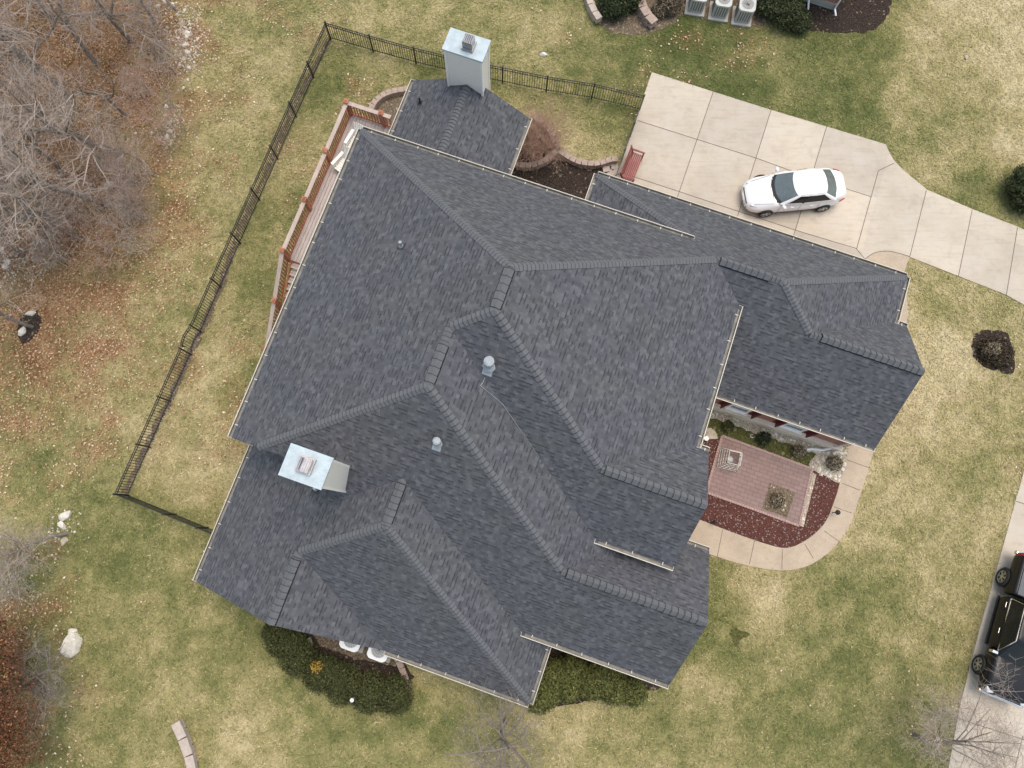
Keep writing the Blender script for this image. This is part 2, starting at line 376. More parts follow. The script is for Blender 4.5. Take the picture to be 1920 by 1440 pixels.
STRAW = '''700 40 58,1000 60 55,1100 120 22,1300 100 4,1400 180 6,1250 190 14,1500 80 28,1600 120 30,1700 180 62,1850 100 80,1880 250 80,1700 300 58,1600 230 18,1550 195 18,400 100 55,450 200 60,350 300 62,330 500 65,420 400 60,500 350 52,550 200 45,650 120 32,580 300 50,500 450 50,450 600 48,380 700 78,330 850 84,400 900 84,470 690 30,200 700 60,100 800 52,250 600 62,150 900 48,250 1000 36,200 1100 34,300 1150 42,250 1250 46,400 1100 56,450 1200 40,350 1300 56,150 1400 48,450 1400 78,550 1380 55,650 1380 45,800 1390 35,850 1300 64,1050 1350 62,1100 1300 62,1200 1350 55,1250 1400 40,1350 1250 44,1300 1300 62,1400 1180 55,1440 1120 86,1350 1100 42,1480 1230 66,1430 1350 32,1550 1150 46,1600 1250 28,1650 1100 50,1700 1200 50,1550 1350 38,1650 1300 46,1700 1000 60,1750 850 78,1700 700 88,1780 650 85,1700 560 85,1760 550 60,1850 600 66,1880 750 68,1850 900 60,1660 900 74,1800 1050 55,1640 980 66,1090 265 76,1110 215 42,1000 190 42,850 130 45,720 110 40,930 30 56,1020 150 42,520 100 55,600 20 56,1900 20 80,1780 60 72,1720 430 50,1850 380 36,1370 1170 40,1320 1380 45,1150 1420 55,950 1430 50,1700 1400 40,1550 1430 42,480 560 46,640 150 34,1450 1290 40,1390 1060 60,1580 1080 50,430 1000 50'''
LIT = '''100 100 100,250 200 100,330 90 85,290 320 75,200 400 80,100 450 88,350 300 48,310 430 55,200 520 78,100 560 82,50 650 80,150 650 68,250 650 50,50 800 52,150 800 42,330 600 30,400 300 24,250 800 24,390 150 18,430 50 8,130 950 18,20 1200 60,30 1350 85,110 1250 10,110 1380 18,300 550 45,300 700 36,200 800 42,120 720 62,330 420 48,380 250 32,250 900 16,100 900 30,0 300 100,20 20 100,200 30 100,300 20 95,450 400 6,420 550 6,300 900 4,200 1000 2,300 1200 0,500 200 0,800 50 0,1000 300 0,1500 1000 0,1800 300 0,1000 1400 0,250 1400 0,600 1400 0,355 20 50,360 200 35'''
def ctrl(s):
    a = np.array([[float(t) for t in q.split()] for q in s.split(',')])
    xy = np.array([P(p[0], p[1])[:2] for p in a]); return xy, a[:, 2] / 100
CS, CL = ctrl(STRAW), ctrl(LIT)
def idw(c, x, y, pw=3.2):
    num = np.zeros_like(x); den = np.zeros_like(x)
    for (cx, cy), val in zip(*c):
        k = 1 / ((x - cx) ** 2 + (y - cy) ** 2 + .35) ** (pw / 2); num += k * val; den += k
    return num / den
def ground_tint(x, y):
    wx = x + (fbm(x, y, .5, 3) - .5) * 3; wy = y + (fbm(x, y, .5, 11) - .5) * 3
    s = idw(CS, wx, wy); n = (fbm(x, y, .42, 21, 5) - .5) * .66 + (fbm(x, y, 2.0, 31, 5) - .5) * .62
    s = np.clip((s - .52) * 1.10 + .52 + n + .05 * np.clip((x + y) / 40, -1, 1), 0, 1)
    l = idw(CL, wx, wy); l = np.clip((l + (fbm(x, y, .9, 41, 5) - .5) * 1.0 - .25) * 1.9, 0, 1) * np.clip(l * 5, 0, 1)
    r = np.clip((fbm(x, y, 1.3, 51, 4) - .5) * 1.7 + .5, 0, 1)
    return np.stack([s, l * .9, r], -1)
def axis_pts(lo, hi, st, far):
    a = list(np.arange(lo, hi + 1e-6, st)); g = st; x = hi
    while x < far: g *= 1.5; x += g; a.append(x)
    g = st; x = lo
    while x > -far: g *= 1.5; x -= g; a.insert(0, x)
    return np.array(a)
xs = axis_pts(-27, 28, .25, 900); ys = axis_pts(-14, 27, .25, 900)
GX, GY = np.meshgrid(xs, ys); nx, ny = len(xs), len(ys)
me = bpy.data.meshes.new('lawn')
co = np.stack([GX, GY, np.zeros_like(GX)], -1).reshape(-1, 3)
near = (np.abs(GX) < 60) & (np.abs(GY) < 60)
co[:, 2] = np.where(near, (fbm(GX, GY, .8, 61) - .5) * .03 - .018, -.02).reshape(-1)
idx = np.arange(nx * ny).reshape(ny, nx)
q = np.stack([idx[:-1, :-1], idx[:-1, 1:], idx[1:, 1:], idx[1:, :-1]], -1).reshape(-1, 4)
me.vertices.add(len(co)); me.vertices.foreach_set('co', co.reshape(-1).astype(np.float32))
me.loops.add(q.size); me.loops.foreach_set('vertex_index', q.reshape(-1).astype(np.int32))
me.polygons.add(len(q)); me.polygons.foreach_set('loop_start', np.arange(0, q.size, 4, dtype=np.int32)); me.polygons.foreach_set('loop_total', np.full(len(q), 4, np.int32))
at = me.attributes.new('tint', 'FLOAT_COLOR', 'POINT'); c4 = np.ones((len(co), 4), np.float32)
c4[:, :3] = ground_tint(co[:, 0], co[:, 1]); at.data.foreach_set('color', c4.reshape(-1))
me.materials.append(M['lawn']); me.update(calc_edges=True); me.polygons.foreach_set('use_smooth', [True] * len(q))
lawn = bpy.data.objects.new('lawn', me); col.objects.link(lawn); tag(lawn, kind='structure')

def pp(s, z=0.0): return [P(*map(float, q.split()), z) for q in s.split(',')]
def smooth_poly(pts, k=3, closed=True):
    """Catmull-Rom through points"""
    out = []; n = len(pts)
    for i in range(n if closed else n - 1):
        g = lambda j: pts[j % n] if closed else pts[max(0, min(n - 1, j))]
        a, b, c, d = g(i - 1), g(i), g(i + 1), g(i + 2)
        for t in np.arange(k) / k:
            out.append(.5 * ((2 * b) + (-a + c) * t + (2 * a - 5 * b + 4 * c - d) * t ** 2 + (-a + 3 * b - 3 * c + d) * t ** 3))
    if not closed: out.append(pts[-1])
    return out
def ragged(pts, amp, step=.22, seed=0):
    r = random.Random(seed); out = []; n = len(pts)
    for i in range(n):
        a, b = pts[i], pts[(i + 1) % n]; L = (b - a).length; m = max(1, int(L / step)); nr = Vector((-(b - a).y, (b - a).x, 0)).normalized()
        for j in range(m): out.append(a.lerp(b, j / m) + nr * r.uniform(-amp, amp))
    return out
NOBLADE = []
def slab(name, pts, mat, z=.02, label=None, uv=False):
    mb = MB(); xy = [(p.x, p.y) for p in pts]; NOBLADE.append(np.array(xy))
    mb.prism(xy, -.12, z)
    if uv:
        for fi, f in enumerate(mb.f): mb.uv[fi] = [UV(Vector(mb.v[i])) for i in f]
    o = mb.build(name, mat); tag(o, kind='structure'); return o
def bed(name, pts, mat, z=.025, amp=.06, seed=1, bump=.05, grid=.18):
    """ground bed with a ragged edge and an uneven top"""
    pts = ragged(pts, amp, .16, seed); xy = np.array([(p.x, p.y) for p in pts]); NOBLADE.append(xy)
    mb = MB(); mb.prism([tuple(p) for p in xy], -.1, z); o = mb.build(name, mat); tag(o, kind='structure'); return o
def inside(poly, x, y):
    r = np.zeros(x.shape, bool); n = len(poly); j = n - 1
    for i in range(n):
        xi, yi = poly[i]; xj, yj = poly[j]
        if yi != yj: r ^= ((yi > y) != (yj > y)) & (x < (xj - xi) * (y - yi) / (yj - yi) + xi)
        j = i
    return r

# driveway, walks, patio
dr = pp('1222 136,1440 205,1660 271') + smooth_poly(pp('1660 271,1675 300,1700 325,1736 354'), 3, False)[1:-1] + pp('1737 356,1824 393,1909 426,1990 462,2080 500,2080 650,1990 612,1920 572,1886 553,1797 518,1705 482,1600 620,1290 500,1150 345')
slab('driveway', dr, M['drive'], .03)
mb = MB()
for s in ('1338 170,1270 370', '1446 206,1383 405', '1550 237,1488 442', '1676 306,1647 320,1606 467,1622 486', '1737 357,1706 481', '1823 393,1797 518', '1908 426,1887 553', '1196 226,1420 297,1480 319,1587 354,1634 369', '1178 328,1270 358,1375 393,1493 432,1606 466'):
    q = pp(s, .0345)
    for a, b in zip(q, q[1:]): mb.beam(a, b, .028, .003)
tag(mb.build('driveway_joints', M['joint']), kind='structure')
wk = smooth_poly(pp('1640 836,1628 880,1608 942,1592 985,1565 1025,1525 1056,1480 1069,1430 1066,1360 1049,1280 1020'), 3, False) + smooth_poly(pp('1296 968,1370 997,1440 1021,1478 1027,1515 1010,1545 982,1562 945,1576 900,1594 826'), 3, False)
slab('front_walk', wk, M['walk'], .025)
sw = smooth_poly(pp('1622 486,1640 474,1668 471,1706 481'), 3, False) + smooth_poly(pp('1706 481,1694 515,1699 555,1699 612,1670 700,1640 790'), 3, False) + pp('1600 760,1640 640,1640 560')
slab('side_walk', sw, M['walk'], .036)
mb = MB()
for s in ('1579 906,1612 919', '1588 862,1632 878', '1563 950,1597 962', '1545 995,1573 1015', '1509 1020,1525 1047', '1467 1030,1466 1067', '1415 1013,1405 1058', '1355 993,1345 1043'):
    a, b = pp(s, .0295); mb.beam(a, b, .022, .003)
q = smooth_poly(pp('1622 486,1640 474,1668 471,1706 481', .0405), 4, False)
for a, b in zip(q, q[1:]): mb.beam(a, b, .03, .003)
tag(mb.build('walk_joints', M['joint']), kind='structure')
slab('neighbour_drive', pp('1926 860,1906 930,1870 1060,1836 1180,1800 1320,1776 1450,1750 1560,2300 1560,2300 860'), M['drive'], .03)
mb = MB()
for s in ('1906 940,1990 968', '1918 1380,1903 1440,1890 1500', '1790 1345,1960 1400'):
    q = pp(s, .0345)
    for a, b in zip(q, q[1:]): mb.beam(a, b, .03, .003)
tag(mb.build('neighbour_drive_joints', M['joint']), kind='structure')
# front court: ground cover, gravel, red mulch, patio
bed('groundcover_bed', pp('1322 778,1340 770,1592 862,1578 905,1530 885,1350 822,1318 830'), M['groundcover'], .010, .03, 2)
bed('gravel_bed', pp('1330 760,1420 790,1520 826,1580 846,1594 828,1600 850,1582 905,1560 900,1528 888,1516 870,1530 852,1480 833,1400 806,1328 782'), M['gravel'], .016, .05, 3)
bed('red_mulch_bed', smooth_poly(pp('1322 815,1351 822,1440 845,1522 880,1566 904,1575 912,1560 950,1545 982,1515 1010,1478 1028,1440 1021,1370 997,1296 968,1310 900'), 2), M['redmulch'], .020, .02, 4)
slab('brick_patio', pp('1354 817,1523 879,1499 986,1477 978,1400 950,1324 923'), M['paver'], .045, uv=True)
mb = MB(); pe = pp('1354 817,1523 879,1499 986,1477 978,1400 950,1324 923', .05)
for a, b in zip(pe, pe[1:] + pe[:1]):
    L = (b - a).length; k = max(1, int(L / .11))
    for i in range(k):
        c = a.lerp(b, (i + .5) / k); mb.box(c, (L / k * .88, .10, .03), math.atan2((b - a).y, (b - a).x))
tag(mb.build('patio_edging', M['paver_edge']), kind='structure')
bed('patio_planter_bed', pp('1443 906,1490 923,1475 971,1429 953', 0), M['soil'], .056, .015, 5)
bed('patio_strip_bed', pp('1524 886,1530 890,1506 988,1500 986'), M['gravel'], .03, .01, 5)
bed('court_gravel_path', pp('1316 838,1345 835,1326 905,1316 915'), M['redmulch'], .028, .03, 6)
# other beds
bed('mulch_ring', smooth_poly(pp('1822 640,1832 622,1862 618,1890 624,1898 650,1904 680,1893 702,1872 694,1846 690,1826 668'), 3), M['mulch'], .02, .07, 7)
bed('neighbour_mulch_bed', smooth_poly(pp('1450 -30,1480 40,1535 58,1600 62,1640 55,1662 35,1672 0,1690 -40'), 3), M['mulch'], .02, .08, 8)
bed('tree_mulch_ring', smooth_poly(pp('38 598,52 586,70 584,78 604,70 624,46 646,34 630'), 3), M['mulch'], .02, .04, 9)
bed('garden_mulch_bed', pp('962 302,985 230,1040 285,1075 303,1110 312,1148 306,1120 380,1040 370,960 330'), M['mulch'], .015, .02, 10)
bed('deck_side_bed', smooth_poly(pp('700 210,712 190,735 178,765 172,800 180,760 260,720 250'), 2), M['soil'], .018, .02, 11)
bed('shade_mulch_bed', pp('500 1165,560 1250,640 1290,760 1290,775 1270,750 1215,640 1180'), M['mulch'], .012, .06, 12)
bed('foundation_gravel', pp('585 1185,640 1196,750 1232,755 1250,690 1240,600 1212'), M['soil'], .018, .05, 13)
bed('front_mulch_bed', pp('1015 1210,1080 1200,1230 1255,1240 1290,1205 1300,1010 1330'), M['mulch'], .012, .06, 14)
bed('condenser_mulch_bed', pp('1270 -20,1300 30,1420 52,1460 40,1470 -20'), M['soil'], .012, .08, 15)
bed('terrace_soil_bed', smooth_poly(pp('1125 -20,1130 50,1170 66,1225 60,1280 30,1270 -30'), 2), M['soil'], .012, .08, 16)
bed('fence_strip', pp('616 70,620 76,560 190,500 330,446 450,420 540,366 660,330 740,276 845,236 930,228 926,268 838,322 728,356 650,404 545,440 440,495 320,552 185'), M['soil'], .004, .07, 17, grid=.3)

bed('bare_soil_patch', smooth_poly(pp('1368 1178,1382 1176,1398 1184,1408 1190,1392 1200,1386 1214,1374 1212,1378 1196'), 2), M['groundcover'], .003, .14, 18)
# grass blades and fallen leaves, each one object
HOUSE = np.array([[*H(u, v)[:2]] for u, v in ((-9.8, -16.5), (-4.5, -16.5), (-4.5, -13), (-.5, -13), (-.5, -15), (13, -15), (13, -8), (6, -8), (6, -1), (7.7, -1), (7.7, 3.3), (3, 3.3), (3, 5.8), (-10, 5.8), (-10, .4), (-9.8, .4))])
def keep(x, y):
    k = ~inside(HOUSE, x, y)
    for p in NOBLADE: k &= ~inside(p, x, y)
    return k
def frame_pts(n):
    b = [P(-60, -60), P(1980, -60), P(1980, 1500), P(-60, 1500)]
    poly = np.array([[p.x, p.y] for p in b]); x = rng.uniform(poly[:, 0].min(), poly[:, 0].max(), n); y = rng.uniform(poly[:, 1].min(), poly[:, 1].max(), n)
    k = inside(poly, x, y) & keep(x, y); return x[k], y[k]
x, y = frame_pts(480000); t = ground_tint(x, y)
k = rng.random(len(x)) > t[:, 1] * .75; x, y, t = x[k], y[k], t[k]; n = len(x)
a = rng.uniform(0, 2 * np.pi, n); L = rng.uniform(.06, .19, n); wd = rng.uniform(.009, .020, n); hh = rng.uniform(.015, .07, n)
d = np.stack([np.cos(a), np.sin(a), np.zeros(n)], -1); pr = np.stack([-np.sin(a), np.cos(a), np.zeros(n)], -1)
b0 = np.stack([x, y, np.full(n, .004)], -1); V = np.stack([b0 - pr * wd[:, None], b0 + pr * wd[:, None], b0 + d * L[:, None] + np.array([0, 0, 1]) * hh[:, None]], 1)
t[:, 0] = np.clip(t[:, 0] + rng.normal(0, .17, n), 0, 1); t[:, 1] *= .4; t[:, 2] = rng.random(n)
tag(scatter('grass', V, None, M['blade'], t), 'short mown winter grass, green and straw coloured, all over the yard', 'grass', kind='stuff')
x, y = frame_pts(420000); l = idw(CL, x, y)
pr_ = np.clip((l + (fbm(x, y, .9, 41, 5) - .5) * .7 - .17) * 1.05 * np.clip(l * 5, 0, 1), .0006, .95); k = rng.random(len(x)) < pr_; x, y = x[k], y[k]; n = len(x)
a = rng.uniform(0, 2 * np.pi, n); s = rng.uniform(.024, .064, n); tl = rng.normal(0, .35, (n, 2)); ll = np.clip(l[k] * 1.1, 0, 1)
d = np.stack([np.cos(a), np.sin(a), tl[:, 0]], -1) * s[:, None]; e = np.stack([-np.sin(a), np.cos(a), tl[:, 1]], -1) * (s * rng.uniform(.45, .8, n))[:, None]
b0 = np.stack([x, y, rng.uniform(.02, .06, n)], -1); V = np.stack([b0 - d, b0 - e, b0 + d, b0 + e], 1)
rr = np.clip(rng.beta(1.6, 1.6, n) * (1 - .30 * ll) + (1 - ll) * .14, 0, 1)
tag(scatter('fallen_leaves', V, None, M['leaf'], np.stack([rr, rr, rr], -1)), 'dry brown and tan leaves fallen under the wood and blown over the lawn', 'leaves', kind='stuff')
# ------------------------------------------------------------------ the house
g = dict(uW=-10.204, vN=-12.678, ze=5.191, vC=.359, uE=6.059, zeE=5.035, uG1=6.529, vG1N=-4.983, vr1=-2.833, zS1=4.952, vS1=-.568, u2=-3.493, uG2=8.084, vS2=3.585, zS2=3.003,
         vr2=.885, vG2N=-1.62, zG2N=3.156, u3=-3.578, z3=6.567, vS3=6.062, zS3=2.276, uW2=-10.397, u4=-6.469, vSg=6.062, zg=2.668, uGW=-.838, uGE=12.994, vG3N=-13.18, uG3=13.525,
         vr3=-10.664, vSG=-7.793, zSG=2.556, pW=.609, pE=.6, pN=.95, pS=.92, pE1=.616, pW2=.638, pNG=.93, pEG=.565, pSG=.829, pNG3=.897)
globals().update({'h_' + k: v for k, v in g.items()})
z2 = h_ze + h_pW * (h_u2 - h_uW); z4 = h_z3 - h_pW2 * (h_u3 - h_u4)
PL = dict(W=lambda u, v: h_ze + h_pW * (u - h_uW), E=lambda u, v: h_zeE + h_pE * (h_uE - u), N=lambda u, v: h_ze + h_pN * (v - h_vN),
          S1=lambda u, v: h_zS1 + h_pS * (h_vS1 - v), S2=lambda u, v: h_zS2 + h_pS * (h_vS2 - v), S3=lambda u, v: h_zS3 + h_pS * (h_vS3 - v),
          E1=lambda u, v: z2 + h_pE1 * (h_u2 - u), E2=lambda u, v: h_z3 + h_pE1 * (h_u3 - u), E3=lambda u, v: z4 + h_pE1 * (h_u4 - u),
          W2=lambda u, v: h_z3 - h_pW2 * (h_u3 - u), NG1=lambda u, v: h_zeE + h_pNG * (v - h_vG1N), NG2=lambda u, v: h_zG2N + h_pNG * (v - h_vG2N),
          EG=lambda u, v: h_zg + h_pEG * (h_uGE - u), SG=lambda u, v: h_zSG + h_pSG * (h_vSG - v), NG3=lambda u, v: h_zg + h_pNG3 * (v - h_vG3N),
          WG=lambda u, v: h_zg + h_pEG * (u - h_uGW), SW=lambda u, v: 3.0 + .6 * (u + 9.74), SE=lambda u, v: 3.0 + .6 * (-4.44 - u))
def meet3(a, b, c):
    """(u,v) where three roof planes meet (any two of equal height twice)"""
    A = []; B = []
    for p, q in ((a, b), (a, c)):
        f = lambda u, v: PL[p](u, v) - PL[q](u, v); k = f(0, 0); A.append([f(1, 0) - k, f(0, 1) - k]); B.append(-k)
    return tuple(np.linalg.solve(np.array(A), np.array(B)))
def on(a, b, u=None, v=None):
    f = lambda x: (PL[a](u, x) - PL[b](u, x)) if u is not None else (PL[a](x, v) - PL[b](x, v))
    f0, f1 = f(0), f(1); x = -f0 / (f1 - f0); return (u, x) if u is not None else (x, v)
K = {}
K['A'] = (h_uW, h_vN); K['C'] = (h_uW, h_vC)
K['P1'] = meet3('W', 'E', 'N'); K['P2'] = meet3('W', 'E', 'S1'); K['P2b'] = meet3('W', 'E1', 'S1'); K['P3'] = meet3('W', 'E1', 'S2')
K['X'] = on('W', 'S2', v=h_vC)
K['R1a'] = meet3('E', 'NG1', 'S1'); K['R1b'] = (h_uG1, K['R1a'][1]); K['G1Ni'] = (h_uE, h_vG1N); K['G1N'] = (h_uG1, h_vG1N)
K['S1b'] = (h_uG1, h_vS1); K['S1a'] = on('S1', 'E1', v=h_vS1)
K['R2a'] = meet3('E1', 'NG2', 'S2'); K['R2b'] = (h_uG2, K['R2a'][1]); K['G2N'] = (h_uG2, h_vG2N); K['Y'] = on('E1', 'NG2', v=h_vG2N)
K['S2b'] = (h_uG2, h_vS2); K['S2a'] = on('S2', 'E2', v=h_vS2); K['R3n'] = meet3('W2', 'E2', 'S2'); K['P4'] = meet3('W2', 'E2', 'S3')
K['D'] = on('S3', 'E2', v=h_vS3); K['D2'] = (K['D'][0], h_vS2 - .4)
K['P5'] = meet3('W2', 'E3', 'S3'); K['S3a'] = on('S3', 'E3', v=h_vS3); K['R5s'] = (K['P5'][0], h_vS3); K['W2s'] = (h_uW2, h_vS3)
UC = -6.1
K['Vc'] = on('S2', 'W2', u=UC); K['Cc'] = (UC, h_vC); K['W2n'] = (h_uW2, h_vC)
vGN = h_vN - (h_ze - h_zg) / h_pN
K['GNW'] = (h_uGW, vGN); K['GNE'] = (h_uGE, vGN); K['B'] = on('N', 'WG', v=h_vN); K['B1'] = (K['B'][0] + .1, h_vN + .5); K['B2'] = (h_uGW, h_vN + .5)
K['R4b'] = meet3('N', 'SG', 'EG'); K['R4a'] = meet3('N', 'SG', 'E'); K['Et'] = on('SG', 'E', u=h_uE); K['R3a'] = meet3('SG', 'EG', 'NG3')
K['R3b'] = (h_uG3, on('SG', 'NG3', u=h_uG3)[1]); K['GEs'] = (h_uGE, h_vG3N); K['G3N'] = (h_uG3, h_vG3N); K['SGb'] = (h_uG3, h_vSG); K['SGa'] = (h_uE - .45, h_vSG); K['SGt'] = (h_uE - .45, K['Et'][1] + .35)
SRu = (-9.74 - 4.44) / 2
K.update(s1=(-9.74, -16.68), s2=(SRu, -16.68), s3=(-4.44, -16.68), s4=(-4.44, -12.25), s5=(SRu, -12.25), s6=(-9.74, -12.25))
FACES = dict(W='A P1 P2 P2b P3 X C', N='A B GNW GNE R4b R4a P1', WG='GNW B B1 B2', E='P1 R4a Et G1Ni R1a P2', S1='P2 R1a R1b S1b S1a P2b', NG1='G1Ni R1a R1b G1N',
             E1='P2b S1a Y R2a P3', NG2='R2a R2b G2N Y', S2='P3 R2a R2b S2b S2a R3n Vc Cc X', E2='R3n S2a D2 D P4', S3='P4 D S3a P5', E3='P5 S3a R5s',
             W2='R3n P4 P5 R5s W2s W2n Cc Vc', SG='R4a R4b R3a R3b SGb SGa SGt Et', EG='R4b GNE GEs R3a', NG3='R3a GEs G3N R3b', SW='s1 s2 s5 s6', SE='s3 s2 s5 s4')
ctr = H(0, -5, 0)
house = thing('house', ctr, 'large house with a dark grey shingle roof of many hips and gables', 'house')
def roof_pt(pl, k, dz=0.0): u, v = K[k] if isinstance(k, str) else k; return H(u, v, PL[pl](u, v) + dz)
mb = MB()
def roof_face(pl, ks):
    f = PL[pl]; gu, gv = f(1, 0) - f(0, 0), f(0, 1) - f(0, 0); gl = math.hypot(gu, gv); gu, gv = gu / gl, gv / gl; sl = math.hypot(1, gl)
    pts = [K[k] if isinstance(k, str) else k for k in ks]
    uv = [(-p[0] * gv + p[1] * gu + 40, (p[0] * gu + p[1] * gv) * sl + 60) for p in pts]
    top = [H(*p, f(*p)) for p in pts]; bot = [q - Vector((0, 0, .17)) for q in top]
    ar = sum(a.x * b.y - b.x * a.y for a, b in zip(top, top[1:] + top[:1]))
    if ar < 0: top, bot, uv = top[::-1], bot[::-1], uv[::-1]
    mb.poly(top, 0, uv); mb.poly(bot[::-1], 1)
    for i in range(len(top)): j = (i + 1) % len(top); mb.poly([bot[i], bot[j], top[j], top[i]], 1)
for pl, s in FACES.items(): roof_face(pl, s.split())
# cricket behind the chimney
zc = 7.0; vq = h_vS2 - (zc - h_zS2) / h_pS
q0, q1 = H(-6.1, vq, zc + .01), H(-6.1, -.05, zc)
for u_ in (-7.0, -5.2):
    zz = PL['S2'](u_, -.05) + .01; a = H(u_, -.05, zz); t = [q0, q1, a]
    uv = [(40, 60), (40 + abs(vq), 60), (40 + abs(vq), 59)]
    if (t[1] - t[0]).cross(t[2] - t[0]).z < 0: t = [q0, a, q1]; uv = [uv[0], uv[2], uv[1]]
    mb.poly(t, 0, uv)
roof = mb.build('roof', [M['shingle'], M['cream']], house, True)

# ridge and hip caps, ridge vents
def plane_n(pl):
    f = PL[pl]; k = f(0, 0); a, b = f(1, 0) - k, f(0, 1) - k
    p0, p1, p2 = H(0, 0, k), H(1, 0, k + a), H(0, 1, k + b); n = (p1 - p0).cross(p2 - p0); n.normalize()
    return n if n.z > 0 else -n
def cap_run(m, a, b, pa, pb, lift=.012, half=.155, ex=.17, mc=0, md=1, skirt=True, t=.13):
    d = b - a; L = d.length; d.normalize(); sides = []
    for pl in (pa, pb):
        n = plane_n(pl); s = n.cross(d); s.normalize()
        if s.z > 0: s = -s
        sides.append((s, n))
    up = (sides[0][1] + sides[1][1]).normalized(); k = max(1, int(L / ex)); e = L / k
    for i in range(k):
        p = a + d * (i * e); q = a + d * ((i + 1) * e + .004); r = random.uniform(-.012, .012); hw = half + random.uniform(-.008, .008)
        l0, l1 = lift + .028, lift + .006
        for s, n in sides:
            A, B = p + up * l0, q + up * l1; A2, B2 = p + s * hw + n * (l0 * .7), q + s * hw + n * (l1 * .7)
            # exposed cap, with its shadow line painted as a dark strip at the lower end
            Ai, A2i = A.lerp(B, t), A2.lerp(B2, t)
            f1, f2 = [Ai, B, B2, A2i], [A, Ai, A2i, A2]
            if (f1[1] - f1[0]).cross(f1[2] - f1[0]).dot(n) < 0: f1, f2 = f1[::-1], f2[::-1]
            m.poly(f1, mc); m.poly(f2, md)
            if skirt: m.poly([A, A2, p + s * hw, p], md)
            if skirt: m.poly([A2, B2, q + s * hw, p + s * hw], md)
caps = [('X', 'P3', 'W', 'S2'), ('A', 'P1', 'W', 'N'), ('R4a', 'P1', 'N', 'E'), ('P2b', 'P2', 'W', 'S1'), ('R1a', 'P2', 'E', 'S1'), ('P2b', 'P3', 'W', 'E1'), ('R2a', 'P3', 'E1', 'S2'), ('P1', 'P2', 'W', 'E'),
        ('P5', 'P4', 'W2', 'S3'), ('D', 'P4', 'E2', 'S3'), ('GNE', 'R4b', 'N', 'EG'), ('R3a', 'R4b', 'SG', 'EG'), ('GNW', 'B', 'N', 'WG'), ('s5', 's2', 'SW', 'SE'),
        ('R5s', 'P5', 'W2', 'E3'), ('P4', 'R3n', 'W2', 'E2'), ('R1a', 'R1b', 'NG1', 'S1'), ('R2a', 'R2b', 'NG2', 'S2'), ('R4a', 'R4b', 'N', 'SG'), ('R3a', 'R3b', 'NG3', 'SG')]
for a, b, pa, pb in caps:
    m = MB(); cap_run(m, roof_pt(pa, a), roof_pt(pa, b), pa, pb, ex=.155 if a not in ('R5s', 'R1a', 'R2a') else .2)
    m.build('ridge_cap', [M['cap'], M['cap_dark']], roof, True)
def ridge_vent(a, b, pa, pb, t0, t1):
    A, B = roof_pt(pa, a), roof_pt(pa, b); p, q = A.lerp(B, t0), A.lerp(B, t1); m = MB(); d = (q - p).normalized()
    for pl in (pa, pb):
        n = plane_n(pl); s = n.cross(d); s.normalize(); s = -s if s.z > 0 else s
        o = [p + n * .012 + Vector((0, 0, .03)), q + n * .012 + Vector((0, 0, .03)), q + s * .222 + n * .012, p + s * .222 + n * .012]
        t = [v + n * .07 for v in (p, q, q + s * .150, p + s * .150)]
        fs = [[o[3], o[2], t[2], t[3]], [p + n * .01, o[3], t[3], t[0]], [o[2], q + n * .01, t[1], t[2]]]
        for f in fs: m.poly(f, 1)
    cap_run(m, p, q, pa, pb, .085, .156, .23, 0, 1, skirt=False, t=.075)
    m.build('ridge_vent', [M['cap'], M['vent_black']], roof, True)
for v_ in (('P1', 'P2', 'W', 'E', .05, .95), ('P2b', 'P3', 'W', 'E1', .30, .93), ('R3n', 'P4', 'W2', 'E2', .10, .92), ('P5', 'R5s', 'W2', 'E3', .10, .995), ('R1a', 'R1b', 'NG1', 'S1', .04, .995),
           ('R2a', 'R2b', 'NG2', 'S2', .04, .97), ('R4a', 'R4b', 'N', 'SG', .06, .80), ('R3a', 'R3b', 'NG3', 'SG', .10, .995)): ridge_vent(*v_)

# gutters
def gutter(u0, v0, u1, v1, z, ou, ov):
    a, b = H(u0, v0, z), H(u1, v1, z); o = H(ou, ov) ; m = MB(); up = Vector((0, 0, 1)); wd = .15
    a = a - o * .015; b = b - o * .015; dz = Vector((0, 0, -.02))
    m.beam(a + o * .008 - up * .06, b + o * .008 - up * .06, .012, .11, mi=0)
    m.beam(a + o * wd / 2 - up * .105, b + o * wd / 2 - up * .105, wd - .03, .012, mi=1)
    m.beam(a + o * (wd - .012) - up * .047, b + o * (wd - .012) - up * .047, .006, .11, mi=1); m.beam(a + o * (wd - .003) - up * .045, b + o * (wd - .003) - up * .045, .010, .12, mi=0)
    m.beam(a + o * (wd + .010) + up * .018, b + o * (wd + .010) + up * .018, .024, .014, mi=0)
    L = (b - a).length; d = (b - a).normalized()
    for e in (a + d * .008, b - d * .008): m.beam(e - up * .045, e + o * wd - up * .045, .012, .105, mi=0)
    k = max(1, round(L / .95))
    for i in range(k):
        c = a + d * (L * (i + .5) / k + random.uniform(-.08, .08)); m.beam(c - o * .045 + up * .024, c + o * (wd * .55) + up * .024, .030, .014, mi=0)
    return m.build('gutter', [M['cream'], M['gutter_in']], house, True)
kd = K['D']
